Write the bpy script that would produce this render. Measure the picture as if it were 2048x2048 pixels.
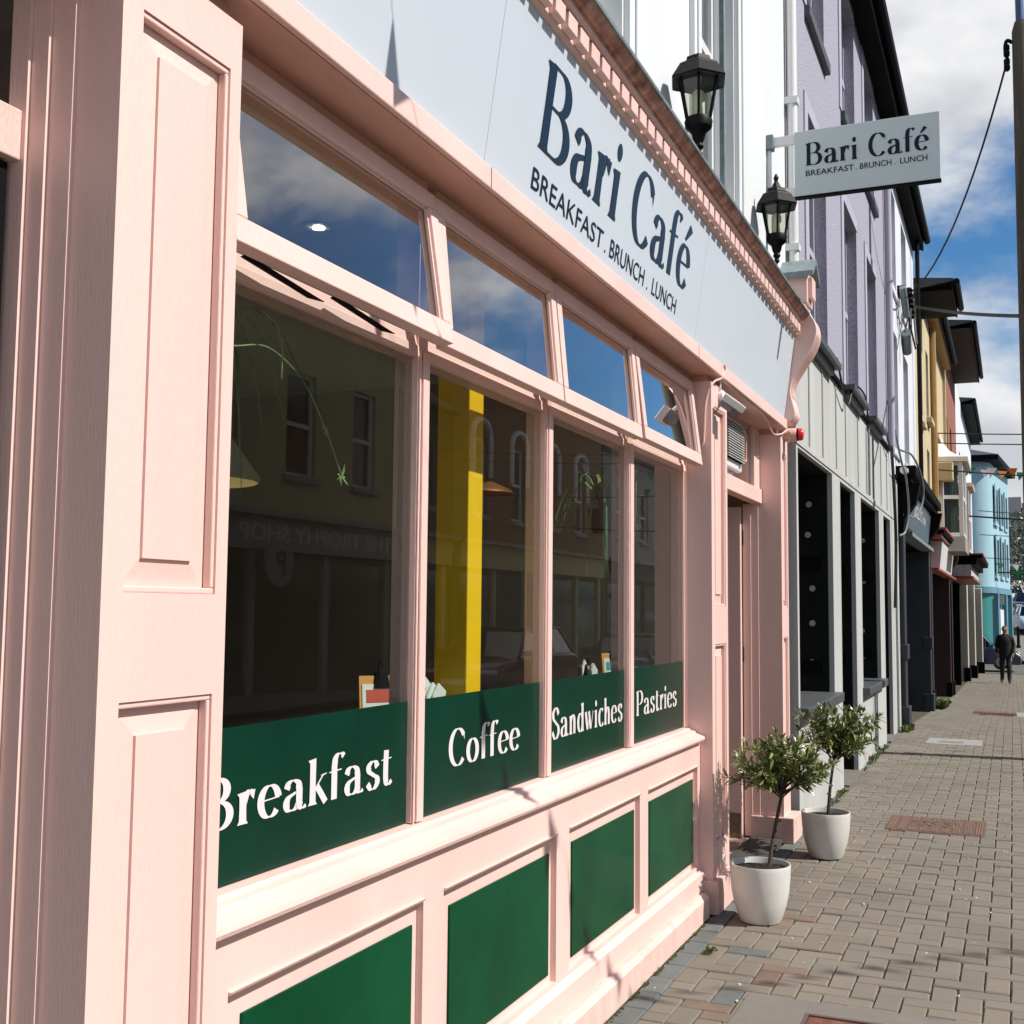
import bpy, bmesh, math, random
from mathutils import Vector, Matrix, Quaternion
R = math.radians
random.seed(7)
for o in list(bpy.data.objects): bpy.data.objects.remove(o)
SC = bpy.context.scene
COL = SC.collection

# ---------------------------------------------------------------- camera
# street runs along +X, facades face -Y, camera eye at 1.55 m above the pavement
def cam_basis(yaw, pitch, roll):
    f = Vector((math.cos(pitch)*math.cos(yaw), math.cos(pitch)*math.sin(yaw), math.sin(pitch)))
    r = f.cross(Vector((0, 0, 1))).normalized()
    u = r.cross(f)
    r2 = math.cos(roll)*r + math.sin(roll)*u
    u2 = -math.sin(roll)*r + math.cos(roll)*u
    return r2, u2, f
cr, cu, cf = cam_basis(4.04848e-01, 8.22218e-02, 9.4597e-03)
camd = bpy.data.cameras.new('camera'); cam = bpy.data.objects.new('camera', camd); COL.objects.link(cam)
camd.sensor_width = 36.0; camd.lens = 36.0*2333.45/2048.0
camd.clip_start = 0.05; camd.clip_end = 3000
m = Matrix((cr, cu, -cf)).transposed().to_4x4(); m.translation = Vector((0, 0, 1.55))
cam.matrix_world = m
SC.camera = cam

# ---------------------------------------------------------------- light
LX, LY, LZ = -0.066, 1.0, -1.05            # the way sunlight travels: straight onto the facades, 46 degrees down
Ld = Vector((LX, LY, LZ)).normalized()
sund = bpy.data.lights.new('sun', 'SUN'); sun = bpy.data.objects.new('sun', sund); COL.objects.link(sun)
sund.energy = 4.7; sund.angle = R(0.53); sund.color = (1.0, 0.955, 0.89)
sun.rotation_euler = Ld.to_track_quat('-Z', 'Y').to_euler()
sun.location = (0, -20, 30)

W = bpy.data.worlds.new('World'); SC.world = W; W.use_nodes = True
nt = W.node_tree; N = nt.nodes; L = nt.links
bg = N['Background']
sky = N.new('ShaderNodeTexSky'); sky.sky_type = 'NISHITA'; sky.sun_disc = False
sky.sun_elevation = math.asin(-Ld.z); sky.sun_rotation = math.atan2(-Ld.x, -Ld.y)
sky.air_density = 1.0; sky.dust_density = 0.1; sky.ozone_density = 3.0
tc = N.new('ShaderNodeTexCoord'); mp = N.new('ShaderNodeMapping')
mp.inputs['Scale'].default_value = (1.0, 1.0, 1.9); mp.inputs['Location'].default_value = (3.3, 3.1, 0.9)
L.new(tc.outputs['Generated'], mp.inputs['Vector'])
nz = N.new('ShaderNodeTexNoise'); nz.inputs['Scale'].default_value = 2.3; nz.inputs['Detail'].default_value = 9; nz.inputs['Roughness'].default_value = 0.55
L.new(mp.outputs['Vector'], nz.inputs['Vector'])
rp = N.new('ShaderNodeValToRGB'); rp.color_ramp.elements[0].position = 0.45; rp.color_ramp.elements[1].position = 0.58
rp.color_ramp.interpolation = 'EASE'
L.new(nz.outputs['Fac'], rp.inputs['Fac'])
nz2 = N.new('ShaderNodeTexNoise'); nz2.inputs['Scale'].default_value = 5.0; nz2.inputs['Detail'].default_value = 6
L.new(mp.outputs['Vector'], nz2.inputs['Vector'])
cc = N.new('ShaderNodeValToRGB'); cc.color_ramp.elements[0].position = 0.35; cc.color_ramp.elements[0].color = (5.4, 5.6, 6.0, 1)
cc.color_ramp.elements[1].position = 0.62; cc.color_ramp.elements[1].color = (10.0, 9.9, 9.8, 1)
L.new(nz2.outputs['Fac'], cc.inputs['Fac'])
mx = N.new('ShaderNodeMix'); mx.data_type = 'RGBA'
hsv = N.new('ShaderNodeHueSaturation'); hsv.inputs['Saturation'].default_value = 1.3; L.new(sky.outputs['Color'], hsv.inputs['Color'])
L.new(rp.outputs['Color'], mx.inputs['Factor']); L.new(hsv.outputs['Color'], mx.inputs[6]); L.new(cc.outputs['Color'], mx.inputs[7])
L.new(mx.outputs[2], bg.inputs['Color']); bg.inputs['Strength'].default_value = 0.085

SC.render.engine = 'CYCLES'
SC.view_settings.view_transform = 'Standard'; SC.view_settings.look = 'None'
SC.view_settings.exposure = 0.38; SC.view_settings.gamma = 1.0; SC.view_settings.use_curve_mapping = False
SC.cycles.max_bounces = 7; SC.cycles.diffuse_bounces = 4; SC.cycles.glossy_bounces = 4; SC.cycles.transparent_max_bounces = 14

# ---------------------------------------------------------------- helpers
def tag(o, label=None, cat=None, group=None, kind=None):
    if label: o['label'] = label
    if cat: o['category'] = cat
    if group: o['group'] = group
    if kind: o['kind'] = kind
    return o
def empty(name, loc=(0, 0, 0), parent=None):
    o = bpy.data.objects.new(name, None); COL.objects.link(o); o.location = loc; o.empty_display_size = 0.1
    if parent: attach(o, parent)
    return o
def wloc(p):
    v = Vector(p.location)
    while p.parent: p = p.parent; v += Vector(p.location)
    return v
def attach(o, p):
    o.parent = p
    o.location = Vector(o.location) - wloc(p)
def thing(name, label, cat, loc=(0, 0, 0), group=None):
    return tag(empty(name, loc), label, cat, group)

class MB:
    def __init__(s): s.v = []; s.f = []; s.mi = []; s.cur = 0
    def face(s, *pts):
        i = len(s.v); s.v += [tuple(p) for p in pts]; s.f.append(tuple(range(i, i+len(pts)))); s.mi.append(s.cur); return s
    def box(s, x0, x1, y0, y1, z0, z1):
        if x0 > x1: x0, x1 = x1, x0
        if y0 > y1: y0, y1 = y1, y0
        if z0 > z1: z0, z1 = z1, z0
        i = len(s.v)
        s.v += [(x0,y0,z0),(x1,y0,z0),(x1,y1,z0),(x0,y1,z0),(x0,y0,z1),(x1,y0,z1),(x1,y1,z1),(x0,y1,z1)]
        for q in ((0,3,2,1),(4,5,6,7),(0,1,5,4),(1,2,6,5),(2,3,7,6),(3,0,4,7)):
            s.f.append(tuple(i+k for k in q)); s.mi.append(s.cur)
        return s
    def prism(s, pts, axis, a, b):
        # pts: 2d polygon in the plane of the two other axes (in x,y,z order), extruded from a to b along axis
        def P(p, t):
            return (t, p[0], p[1]) if axis == 'x' else (p[0], t, p[1]) if axis == 'y' else (p[0], p[1], t)
        n = len(pts); i = len(s.v)
        s.v += [P(p, a) for p in pts] + [P(p, b) for p in pts]
        s.f.append(tuple(i+k for k in range(n))[::-1]); s.f.append(tuple(i+n+k for k in range(n))); s.mi += [s.cur]*2
        for k in range(n):
            s.f.append((i+k, i+(k+1) % n, i+n+(k+1) % n, i+n+k)); s.mi.append(s.cur)
        return s
    def tube(s, path, r, n=8, r1=None):
        path = [Vector(p) for p in path]; m = len(path); i = len(s.v)
        up = None
        for k, p in enumerate(path):
            t = (path[min(k+1, m-1)] - path[max(k-1, 0)]).normalized()
            if up is None:
                up = t.orthogonal().normalized()
            else:
                up = (up - t*up.dot(t)); up = up.normalized() if up.length > 1e-6 else t.orthogonal().normalized()
            w = t.cross(up)
            rr = r[k] if isinstance(r, (list, tuple)) else (r if r1 is None else r + (r1-r)*k/(m-1))
            for j in range(n):
                a = 2*math.pi*j/n
                s.v.append(tuple(p + rr*(math.cos(a)*up + math.sin(a)*w)))
        for k in range(m-1):
            for j in range(n):
                s.f.append((i+k*n+j, i+k*n+(j+1) % n, i+(k+1)*n+(j+1) % n, i+(k+1)*n+j)); s.mi.append(s.cur)
        s.f.append(tuple(i+j for j in range(n))[::-1]); s.f.append(tuple(i+(m-1)*n+j for j in range(n))); s.mi += [s.cur]*2
        return s
    def lathe(s, prof, c, n=24, cap=True, sx=1, sy=1, rot=0):
        i = len(s.v)
        for (r, z) in prof:
            for j in range(n):
                a = 2*math.pi*j/n + rot
                s.v.append((c[0]+r*sx*math.cos(a), c[1]+r*sy*math.sin(a), c[2]+z))
        for k in range(len(prof)-1):
            for j in range(n):
                s.f.append((i+k*n+j, i+k*n+(j+1) % n, i+(k+1)*n+(j+1) % n, i+(k+1)*n+j)); s.mi.append(s.cur)
        if cap:
            s.f.append(tuple(i+j for j in range(n))[::-1]); s.f.append(tuple(i+(len(prof)-1)*n+j for j in range(n))); s.mi += [s.cur]*2
        return s
    def ell(s, c, rx, ry, rz, n=16, m=10):
        prof = [(max(math.sin(math.pi*k/m), 1e-4), -math.cos(math.pi*k/m)) for k in range(m+1)]
        i = len(s.v)
        for (r, z) in prof:
            for j in range(n):
                a = 2*math.pi*j/n
                s.v.append((c[0]+rx*r*math.cos(a), c[1]+ry*r*math.sin(a), c[2]+rz*z))
        for k in range(m):
            for j in range(n):
                s.f.append((i+k*n+j, i+k*n+(j+1) % n, i+(k+1)*n+(j+1) % n, i+(k+1)*n+j)); s.mi.append(s.cur)
        return s
    def holed(s, x0, x1, z0, z1, holes, yf, yb):
        # upright wall in the plane y = yf with rectangular holes, reveals going back to yb
        xs = sorted({x0, x1} | {v for h in holes for v in h[:2]}); zs = sorted({z0, z1} | {v for h in holes for v in h[2:4]})
        for a, b in zip(xs, xs[1:]):
            for c, d in zip(zs, zs[1:]):
                mx_, mz_ = (a+b)/2, (c+d)/2
                if any(h[0] < mx_ < h[1] and h[2] < mz_ < h[3] for h in holes): continue
                s.face((a, yf, c), (b, yf, c), (b, yf, d), (a, yf, d))
        for h in holes:
            a, b, c, d = h[:4]
            s.face((a, yf, c), (a, yf, d), (a, yb, d), (a, yb, c)); s.face((b, yf, d), (b, yf, c), (b, yb, c), (b, yb, d))
            s.face((a, yf, d), (b, yf, d), (b, yb, d), (a, yb, d)); s.face((b, yf, c), (a, yf, c), (a, yb, c), (b, yb, c))
        return s
    def xf(s, M, start=0):
        for k in range(start, len(s.v)): s.v[k] = tuple(M @ Vector(s.v[k]))
        return s
    def mesh(s, name):
        me = bpy.data.meshes.new(name); me.from_pydata(s.v, [], s.f); me.update()
        return me
    def build(s, name, mat, parent=None, smooth=False, bevel=0, segs=2, origin=None):
        if origin is None:
            if s.v:
                xs = [v[0] for v in s.v]; ys = [v[1] for v in s.v]; zs = [v[2] for v in s.v]
                origin = ((min(xs)+max(xs))/2, (min(ys)+max(ys))/2, min(zs))
            else: origin = (0, 0, 0)
        O = Vector(origin)
        s.v = [tuple(Vector(v)-O) for v in s.v]
        me = s.mesh(name)
        mats = mat if isinstance(mat, (list, tuple)) else [mat]
        for mm in mats: me.materials.append(mm)
        if len(mats) > 1: me.polygons.foreach_set('material_index', s.mi)
        if smooth:
            me.polygons.foreach_set('use_smooth', [True]*len(me.polygons))
            try: me.set_sharp_from_angle(angle=R(40))
            except Exception: pass
        o = bpy.data.objects.new(name, me); COL.objects.link(o); o.location = O
        if parent: attach(o, parent)
        if bevel:
            b = o.modifiers.new('bevel', 'BEVEL'); b.width = bevel; b.segments = segs; b.limit_method = 'ANGLE'; b.angle_limit = R(40)
            b.use_clamp_overlap = True; b.harden_normals = False
        return o
def catmull(pts, n=8):
    pts = [Vector(p) for p in pts]; out = []
    P = [pts[0]*2-pts[1]] + pts + [pts[-1]*2-pts[-2]]
    for i in range(1, len(P)-2):
        for k in range(n):
            t = k/n
            out.append(0.5*((2*P[i]) + (P[i+1]-P[i-1])*t + (2*P[i-1]-5*P[i]+4*P[i+1]-P[i+2])*t*t + (3*P[i]-P[i-1]-3*P[i+1]+P[i+2])*t**3))
    out.append(pts[-1]); return out
def copy_tree(o, parent=None):
    c = o.copy(); COL.objects.link(c); c.parent = parent
    for ch in list(o.children): copy_tree(ch, c)
    return c

# ---------------------------------------------------------------- materials
def newmat(name):
    mt = bpy.data.materials.new(name); mt.use_nodes = True
    n = mt.node_tree.nodes; return mt, n, mt.node_tree.links, n['Principled BSDF']
def paint(name, col, rough=0.45, var=0.10, scale=6, bump=0.03, bscale=90, metal=0, speck=0, speckcol=(0.1, 0.07, 0.05), stretch=(1, 1, 1), col2=None, spec=0.5, coat=0, isl=0, speckscale=150):
    mt, n, l, p = newmat(name)
    tcn = n.new('ShaderNodeTexCoord'); mpn = n.new('ShaderNodeMapping'); mpn.inputs['Scale'].default_value = stretch
    geo = n.new('ShaderNodeNewGeometry'); l.new(geo.outputs['Position'], mpn.inputs['Vector'])
    a = n.new('ShaderNodeTexNoise'); a.inputs['Scale'].default_value = scale; a.inputs['Detail'].default_value = 3; a.inputs['Roughness'].default_value = 0.6
    l.new(mpn.outputs['Vector'], a.inputs['Vector'])
    rm = n.new('ShaderNodeValToRGB')
    c2 = col2 or tuple(c*(1-var) for c in col)
    rm.color_ramp.elements[0].position = 0.32; rm.color_ramp.elements[1].position = 0.68
    rm.color_ramp.elements[0].color = (*c2, 1); rm.color_ramp.elements[1].color = (*col, 1)
    l.new(a.outputs['Fac'], rm.inputs['Fac']); outc = rm.outputs['Color']
    if isl:
        oi = n.new('ShaderNodeObjectInfo'); ad = n.new('ShaderNodeMath'); ad.operation = 'ADD'
        l.new(oi.outputs['Random'], ad.inputs[0]); l.new(geo.outputs['Random Per Island'], ad.inputs[1])
        fr = n.new('ShaderNodeMath'); fr.operation = 'FRACT'; l.new(ad.outputs[0], fr.inputs[0])
        mr = n.new('ShaderNodeMapRange'); mr.inputs[3].default_value = 1-isl; mr.inputs[4].default_value = 1+isl
        l.new(fr.outputs[0], mr.inputs[0])
        hs = n.new('ShaderNodeHueSaturation'); l.new(mr.outputs[0], hs.inputs['Value']); l.new(outc, hs.inputs['Color']); outc = hs.outputs['Color']
    if speck:
        b = n.new('ShaderNodeTexNoise'); b.inputs['Scale'].default_value = speckscale; b.inputs['Detail'].default_value = 2; b.inputs['Roughness'].default_value = 0.75; l.new(geo.outputs['Position'], b.inputs['Vector'])
        r2 = n.new('ShaderNodeValToRGB'); r2.color_ramp.elements[0].position = 0.70-0.1*speck; r2.color_ramp.elements[1].position = 0.74
        l.new(b.outputs['Fac'], r2.inputs['Fac'])
        mm = n.new('ShaderNodeMix'); mm.data_type = 'RGBA'; l.new(r2.outputs['Color'], mm.inputs['Factor']); l.new(outc, mm.inputs[6]); mm.inputs[7].default_value = (*speckcol, 1); outc = mm.outputs[2]
    l.new(outc, p.inputs['Base Color'])
    p.inputs['Roughness'].default_value = rough; p.inputs['Metallic'].default_value = metal
    p.inputs['Specular IOR Level'].default_value = spec
    if coat: p.inputs['Coat Weight'].default_value = coat; p.inputs['Coat Roughness'].default_value = 0.05
    if bump > 0.07:
        c = n.new('ShaderNodeTexNoise'); c.inputs['Scale'].default_value = bscale; c.inputs['Detail'].default_value = 2; l.new(mpn.outputs['Vector'], c.inputs['Vector'])
        bp = n.new('ShaderNodeBump'); bp.inputs['Strength'].default_value = bump; bp.inputs['Distance'].default_value = 0.01
        l.new(c.outputs['Fac'], bp.inputs['Height']); l.new(bp.outputs['Normal'], p.inputs['Normal'])
    return mt
def plain(name, col, rough=0.5, metal=0, spec=0.5, emit=0, ecol=None):
    mt, n, l, p = newmat(name); p.inputs['Base Color'].default_value = (*col, 1); p.inputs['Roughness'].default_value = rough
    p.inputs['Metallic'].default_value = metal; p.inputs['Specular IOR Level'].default_value = spec
    if emit: p.inputs['Emission Color'].default_value = (*(ecol or col), 1); p.inputs['Emission Strength'].default_value = emit
    return mt
def glass(name, tint=(0.92, 0.95, 0.93), k=1.8, rough=0.0):
    mt = bpy.data.materials.new(name); mt.use_nodes = True; n = mt.node_tree.nodes; l = mt.node_tree.links; n.clear()
    out = n.new('ShaderNodeOutputMaterial'); tr = n.new('ShaderNodeBsdfTransparent'); tr.inputs['Color'].default_value = (*tint, 1)
    gl = n.new('ShaderNodeBsdfGlossy'); gl.inputs['Roughness'].default_value = rough
    fr = n.new('ShaderNodeFresnel'); fr.inputs['IOR'].default_value = 1.5
    geo = n.new('ShaderNodeNewGeometry')
    inv = n.new('ShaderNodeMath'); inv.operation = 'SUBTRACT'; inv.inputs[0].default_value = 1.0; l.new(geo.outputs['Backfacing'], inv.inputs[1])
    mu = n.new('ShaderNodeMath'); mu.operation = 'MULTIPLY'; mu.inputs[1].default_value = k; mu.use_clamp = True; l.new(fr.outputs[0], mu.inputs[0])
    m2 = n.new('ShaderNodeMath'); m2.operation = 'MULTIPLY'; l.new(mu.outputs[0], m2.inputs[0]); l.new(inv.outputs[0], m2.inputs[1])
    ms = n.new('ShaderNodeMixShader'); l.new(m2.outputs[0], ms.inputs[0]); l.new(tr.outputs[0], ms.inputs[1]); l.new(gl.outputs[0], ms.inputs[2])
    l.new(ms.outputs[0], out.inputs['Surface']); return mt

M = {}
M['pink'] = paint('pink_gloss_paint', (0.79, 0.54, 0.48), 0.46, 0.10, 2.2, 0.20, 210, speck=0, speckcol=(0.40, 0.25, 0.20), stretch=(1, 1, 0.12), speckscale=48)
M['pinkdirty'] = paint('pink_paint_weathered', (0.78, 0.535, 0.47), 0.55, 0.22, 9, 0.25, 160, speck=0.8, speckcol=(0.33, 0.23, 0.18), stretch=(1, 1, 0.3))
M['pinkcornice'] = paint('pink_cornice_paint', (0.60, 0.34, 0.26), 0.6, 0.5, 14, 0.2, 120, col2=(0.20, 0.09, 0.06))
M['pinkshade'] = paint('pink_paint_shaded', (0.66, 0.38, 0.29), 0.5, 0.12, 4, 0.04, 120)  # darker copy of the pink: shade under the overhang put into the colour
M['board'] = paint('white_signboard', (0.53, 0.575, 0.62), 0.38, 0.03, 2, 0.01, 60)
M['navy'] = plain('navy_lettering', (0.004, 0.016, 0.036), 0.3, spec=0.25)
M['navy2'] = plain('ink_lettering', (0.006, 0.008, 0.022), 0.35, spec=0.2)
M['green'] = paint('green_vinyl_film', (0.0035, 0.033, 0.0195), 0.25, 0.25, 3, 0.0, spec=0.15)
M['greenpaint'] = paint('green_gloss_panel', (0.0006, 0.060, 0.023), 0.22, 0.35, 2.5, 0.0, 12, spec=0.10)
M['whitevinyl'] = plain('white_lettering', (0.66, 0.60, 0.60), 0.4)
M['glass'] = glass('window_glass', k=1.7)
M['hopglass'] = glass('hopper_glass', k=3.6)
M['glass2'] = glass('dark_window_glass', (0.55, 0.6, 0.6), 2.2)
M['black'] = paint('black_metal_paint', (0.004, 0.004, 0.0045), 0.5, 0.3, 20, 0.05, 200, spec=0.12)
M['blackmatt'] = paint('black_weathered', (0.005, 0.0048, 0.0045), 0.7, 0.4, 12, 0.1, 80, spec=0.1)
M['whitewall'] = paint('white_wall_paint', (0.66, 0.68, 0.685), 0.6, 0.06, 1.5, 0.08, 120, stretch=(1, 1, .3))
M['whitegloss'] = paint('white_gloss', (0.70, 0.70, 0.69), 0.35, 0.04, 6, 0.0)
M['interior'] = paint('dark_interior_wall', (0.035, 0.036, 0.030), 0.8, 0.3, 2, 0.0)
M['ceil'] = paint('white_ceiling', (0.74, 0.73, 0.68), 0.8, 0.03, 2, 0.0)
M['woodfloor'] = paint('dark_wood_floor', (0.06, 0.04, 0.025), 0.5, 0.4, 4, 0.05, 30, stretch=(0.2, 3, 1))
M['yellow'] = paint('yellow_paint', (0.92, 0.55, 0.008), 0.45, 0.04, 5, 0.02, 60)
M['slate'] = paint('slate_lead', (0.20, 0.25, 0.26), 0.6, 0.35, 14, 0.2, 60)
# ---------------------------------------------------------------- lettering: high-contrast display letters drawn with an elliptical nib
def arc(cx, cy, rx, ry, a0, a1, n=22):
    return [(cx+rx*math.cos(R(a0+(a1-a0)*k/n)), cy+ry*math.sin(R(a0+(a1-a0)*k/n))) for k in range(n+1)]
def sp(pts, n=7): return [(p.x, p.y) for p in catmull([(x, y, 0) for x, y in pts], n)]
def stem(x, y0, y1, w=0.092, spur=True):
    fl = 0.045
    pts = [(x-w-fl, y0), (x+w+fl, y0), (x+w, y0+0.07), (x+w-0.006, (y0+y1)/2), (x+w, y1), (x-w-fl*1.3, y1-0.03), (x-w, y1-0.10), (x-w+0.006, (y0+y1)/2), (x-w, y0+0.07)]
    return ('poly', pts)
XH = 0.64
GL = {
 'B': (0.80, [stem(0.14, 0, 1), sp([(0.14, 0.985), (0.30, 0.985)], 3)+arc(0.36, 0.76, 0.25, 0.225, 90, -90)+[(0.14, 0.535)], [(0.14, 0.535), (0.3, 0.535)]+arc(0.40, 0.275, 0.29, 0.26, 90, -90)+[(0.14, 0.015)]]),
 'P': (0.70, [stem(0.14, 0, 1), [(0.14, 0.985), (0.30, 0.985)]+arc(0.35, 0.72, 0.27, 0.265, 90, -90)+[(0.14, 0.455)]]),
 'C': (0.80, [arc(0.45, 0.5, 0.35, 0.495, 38, 318, 40), ('poly', [(0.70, 0.84), (0.77, 0.86), (0.77, 0.66)])]),
 'S': (0.66, [[(x*1.28, y*1.56) for x, y in sp([(0.44, 0.50), (0.36, 0.61), (0.24, 0.635), (0.11, 0.54), (0.13, 0.42), (0.27, 0.33), (0.42, 0.24), (0.45, 0.12), (0.34, 0.012), (0.2, 0.005), (0.06, 0.14)])]]),
 'a': (0.66, [sp([(0.09, 0.47), (0.15, 0.585), (0.28, 0.63), (0.42, 0.56), (0.46, 0.42)])+[(0.46, 0.30), (0.46, 0.17)]+sp([(0.46, 0.16), (0.49, 0.05), (0.56, 0.012), (0.66, 0.05)], 4), sp([(0.46, 0.385), (0.32, 0.35), (0.16, 0.28), (0.10, 0.16), (0.15, 0.04), (0.27, 0.008), (0.38, 0.05), (0.46, 0.15)])]),
 'c': (0.54, [arc(0.31, XH/2, 0.22, 0.315, 48, 318, 30)]),
 'd': (0.66, [stem(0.50, 0, 1), arc(0.30, XH/2, 0.20, 0.31, 40, 320, 30)]),
 'e': (0.62, [arc(0.32, XH/2, 0.24, 0.315, 10, 322, 34), ('thin', [(0.06, 0.345), (0.58, 0.375)])]),
 'f': (0.42, [[(0.17, 0.0), (0.17, 0.3), (0.17, 0.72)]+sp([(0.17, 0.74), (0.20, 0.90), (0.29, 0.985), (0.40, 0.985), (0.47, 0.92)], 5), ('thin', [(0.0, 0.615), (0.40, 0.64)])]),
 'h': (0.64, [stem(0.14, 0, 1), sp([(0.16, 0.42), (0.26, 0.58), (0.37, 0.63), (0.46, 0.54), (0.48, 0.40)])+[(0.48, 0.2), (0.48, 0.0)]]),
 'i': (0.30, [stem(0.15, 0, XH), ('poly', arc(0.15, 0.87, 0.085, 0.115, 0, 342, 19))]),
 'k': (0.58, [stem(0.14, 0, 1), ('thin', [(0.17, 0.28), (0.46, 0.62)]), [(0.25, 0.40), (0.40, 0.20), (0.54, 0.0)], ('poly', [(0.36, 0.61), (0.56, 0.64), (0.56, 0.62), (0.44, 0.585)])]),
 'n': (0.64, [stem(0.14, 0, XH), sp([(0.16, 0.42), (0.26, 0.58), (0.37, 0.63), (0.46, 0.54), (0.48, 0.40)])+[(0.48, 0.2), (0.48, 0.0)]]),
 'o': (0.64, [arc(0.32, XH/2, 0.235, 0.315, 0, 360, 44)]),
 'r': (0.46, [stem(0.14, 0, XH), sp([(0.16, 0.40), (0.22, 0.54), (0.31, 0.625), (0.38, 0.60)]), ('poly', [(0.30, 0.64), (0.46, 0.64), (0.42, 0.45), (0.35, 0.52)])]),
 's': (0.52, [sp([(0.43, 0.49), (0.36, 0.61), (0.24, 0.635), (0.12, 0.54), (0.14, 0.42), (0.27, 0.33), (0.41, 0.24), (0.43, 0.12), (0.33, 0.012), (0.2, 0.005), (0.08, 0.14)])]),
 't': (0.42, [[(0.19, 0.84), (0.17, 0.5), (0.17, 0.2)]+sp([(0.17, 0.18), (0.20, 0.05), (0.28, 0.01), (0.40, 0.08)], 4), ('thin', [(0.0, 0.615), (0.38, 0.64)])]),
 'w': (0.82, [[(0.06, XH), (0.14, 0.3), (0.24, 0.02)], ('thin', [(0.24, 0.0), (0.42, 0.60)]), [(0.38, XH), (0.46, 0.3), (0.56, 0.02)], ('thin', [(0.56, 0.0), (0.76, XH)])]),
}
GL['é'] = (0.62, GL['e'][1] + [('poly', [(0.24, 0.74), (0.30, 0.72), (0.56, 0.93), (0.42, 1.02)])])
def stroke_quads(pts, a=0.092, b=0.014):
    out = []; n = len(pts); L_, R_ = [], []
    for k in range(n):
        x0, y0 = pts[max(k-1, 0)]; x1, y1 = pts[min(k+1, n-1)]
        tx, ty = x1-x0, y1-y0; d = math.hypot(tx, ty) or 1; nx, ny = -ty/d, tx/d
        h = math.sqrt((a*nx)**2 + (b*ny)**2)
        L_.append((pts[k][0]+nx*h, pts[k][1]+ny*h)); R_.append((pts[k][0]-nx*h, pts[k][1]-ny*h))
    for k in range(n-1): out.append([R_[k], R_[k+1], L_[k+1], L_[k]])
    return out
def display_text(word, gap=0.07, space=0.42):
    polys = []; x = 0; st = 0
    for ch in word:
        if ch == ' ': x += space; continue
        w, strokes = GL[ch]
        for s_ in strokes:
            st += 1
            if isinstance(s_, tuple) and s_[0] == 'poly': q = [s_[1]]
            elif isinstance(s_, tuple): q = stroke_quads(s_[1], 0.022, 0.014)
            else: q = stroke_quads(s_)
            for poly in q: polys.append(([(px+x, py) for px, py in poly], st % 5))
        x += w + gap
    return polys, x-gap
def put_text(word, name, mat, parent, O, ux, uy, width, height, lift=0.0012, total=None, off=0.0):
    if ' ' in word:
        tot = display_text(word)[1]; pos = 0.0
        for wd in word.split(' '):
            put_text(wd, name, mat, parent, O, ux, uy, width, height, lift, tot, pos); pos += display_text(wd)[1]+0.07+0.42
        return
    polys, w = display_text(word); w = total or w; O = Vector(O)+Vector(ux).normalized()*(off*width/w)
    _n = 0; O = Vector(O); ux = Vector(ux).normalized(); uy = Vector(uy).normalized(); nn = ux.cross(uy)
    mb = MB()
    for poly, st in polys:
        mb.face(*[O + ux*(px*width/w) + uy*(py*height) + nn*(lift+0.0003*st) for px, py in poly])
    return mb.build(name, mat, parent)
def sans_text(txt, name, mat, parent, O, ux, uy, width, height, lift=0.0012, bold=0.0, squeeze=True):
    cu_ = bpy.data.curves.new('txt', 'FONT'); cu_.body = txt; cu_.size = 1.0; cu_.offset = bold; cu_.resolution_u = 3
    t = bpy.data.objects.new('txt', cu_); COL.objects.link(t)
    bpy.context.view_layer.update()
    me = bpy.data.meshes.new_from_object(t.evaluated_get(bpy.context.evaluated_depsgraph_get()))
    bpy.data.objects.remove(t); bpy.data.curves.remove(cu_)
    xs = [v.co.x for v in me.vertices]; ys = [v.co.y for v in me.vertices]
    x0, x1, y0, y1 = min(xs), max(xs), min(ys), max(ys)
    O = Vector(O); ux = Vector(ux).normalized(); uy = Vector(uy).normalized(); nn = ux.cross(uy)
    for v in me.vertices:
        v.co = ux*((v.co.x-x0)/(x1-x0)*width) + uy*((v.co.y-y0)/(y1-y0)*height) + nn*lift
    me.materials.append(mat); me.update()
    o = bpy.data.objects.new(name, me); COL.objects.link(o); o.location = O
    if parent: attach(o, parent)
    return o

# ---------------------------------------------------------------- café building
CAFE = thing('cafe_building', 'pink café shopfront with green panels in a white painted building', 'building', (4.0, 1.6, 0))
def part(mb, name, mat='pink', parent=None, **k): return mb.build(name, M[mat] if isinstance(mat, str) else mat, parent or CAFE, **k)

def fielded(mb, x0, x1, z0, z1, yb, yf, mg):
    # raised-and-fielded panel: margins slope from yb at the edge up towards the field, which stands proud
    a, b, c, d = x0+mg, x1-mg, z0+mg*1.05, z1-mg*1.05; ys = yf+0.006
    mb.face((x0,yb,z0),(x1,yb,z0),(b,ys,c),(a,ys,c)); mb.face((x1,yb,z0),(x1,yb,z1),(b,ys,d),(b,ys,c))
    mb.face((x1,yb,z1),(x0,yb,z1),(a,ys,d),(b,ys,d)); mb.face((x0,yb,z1),(x0,yb,z0),(a,ys,c),(a,ys,d))
    mb.face((a,ys,c),(b,ys,c),(b,yf,c),(a,yf,c)); mb.face((b,ys,c),(b,ys,d),(b,yf,d),(b,yf,c))
    mb.face((b,ys,d),(a,ys,d),(a,yf,d),(b,yf,d)); mb.face((a,ys,d),(a,ys,c),(a,yf,c),(a,yf,d))
    mb.face((a,yf,c),(b,yf,c),(b,yf,d),(a,yf,d))
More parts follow.
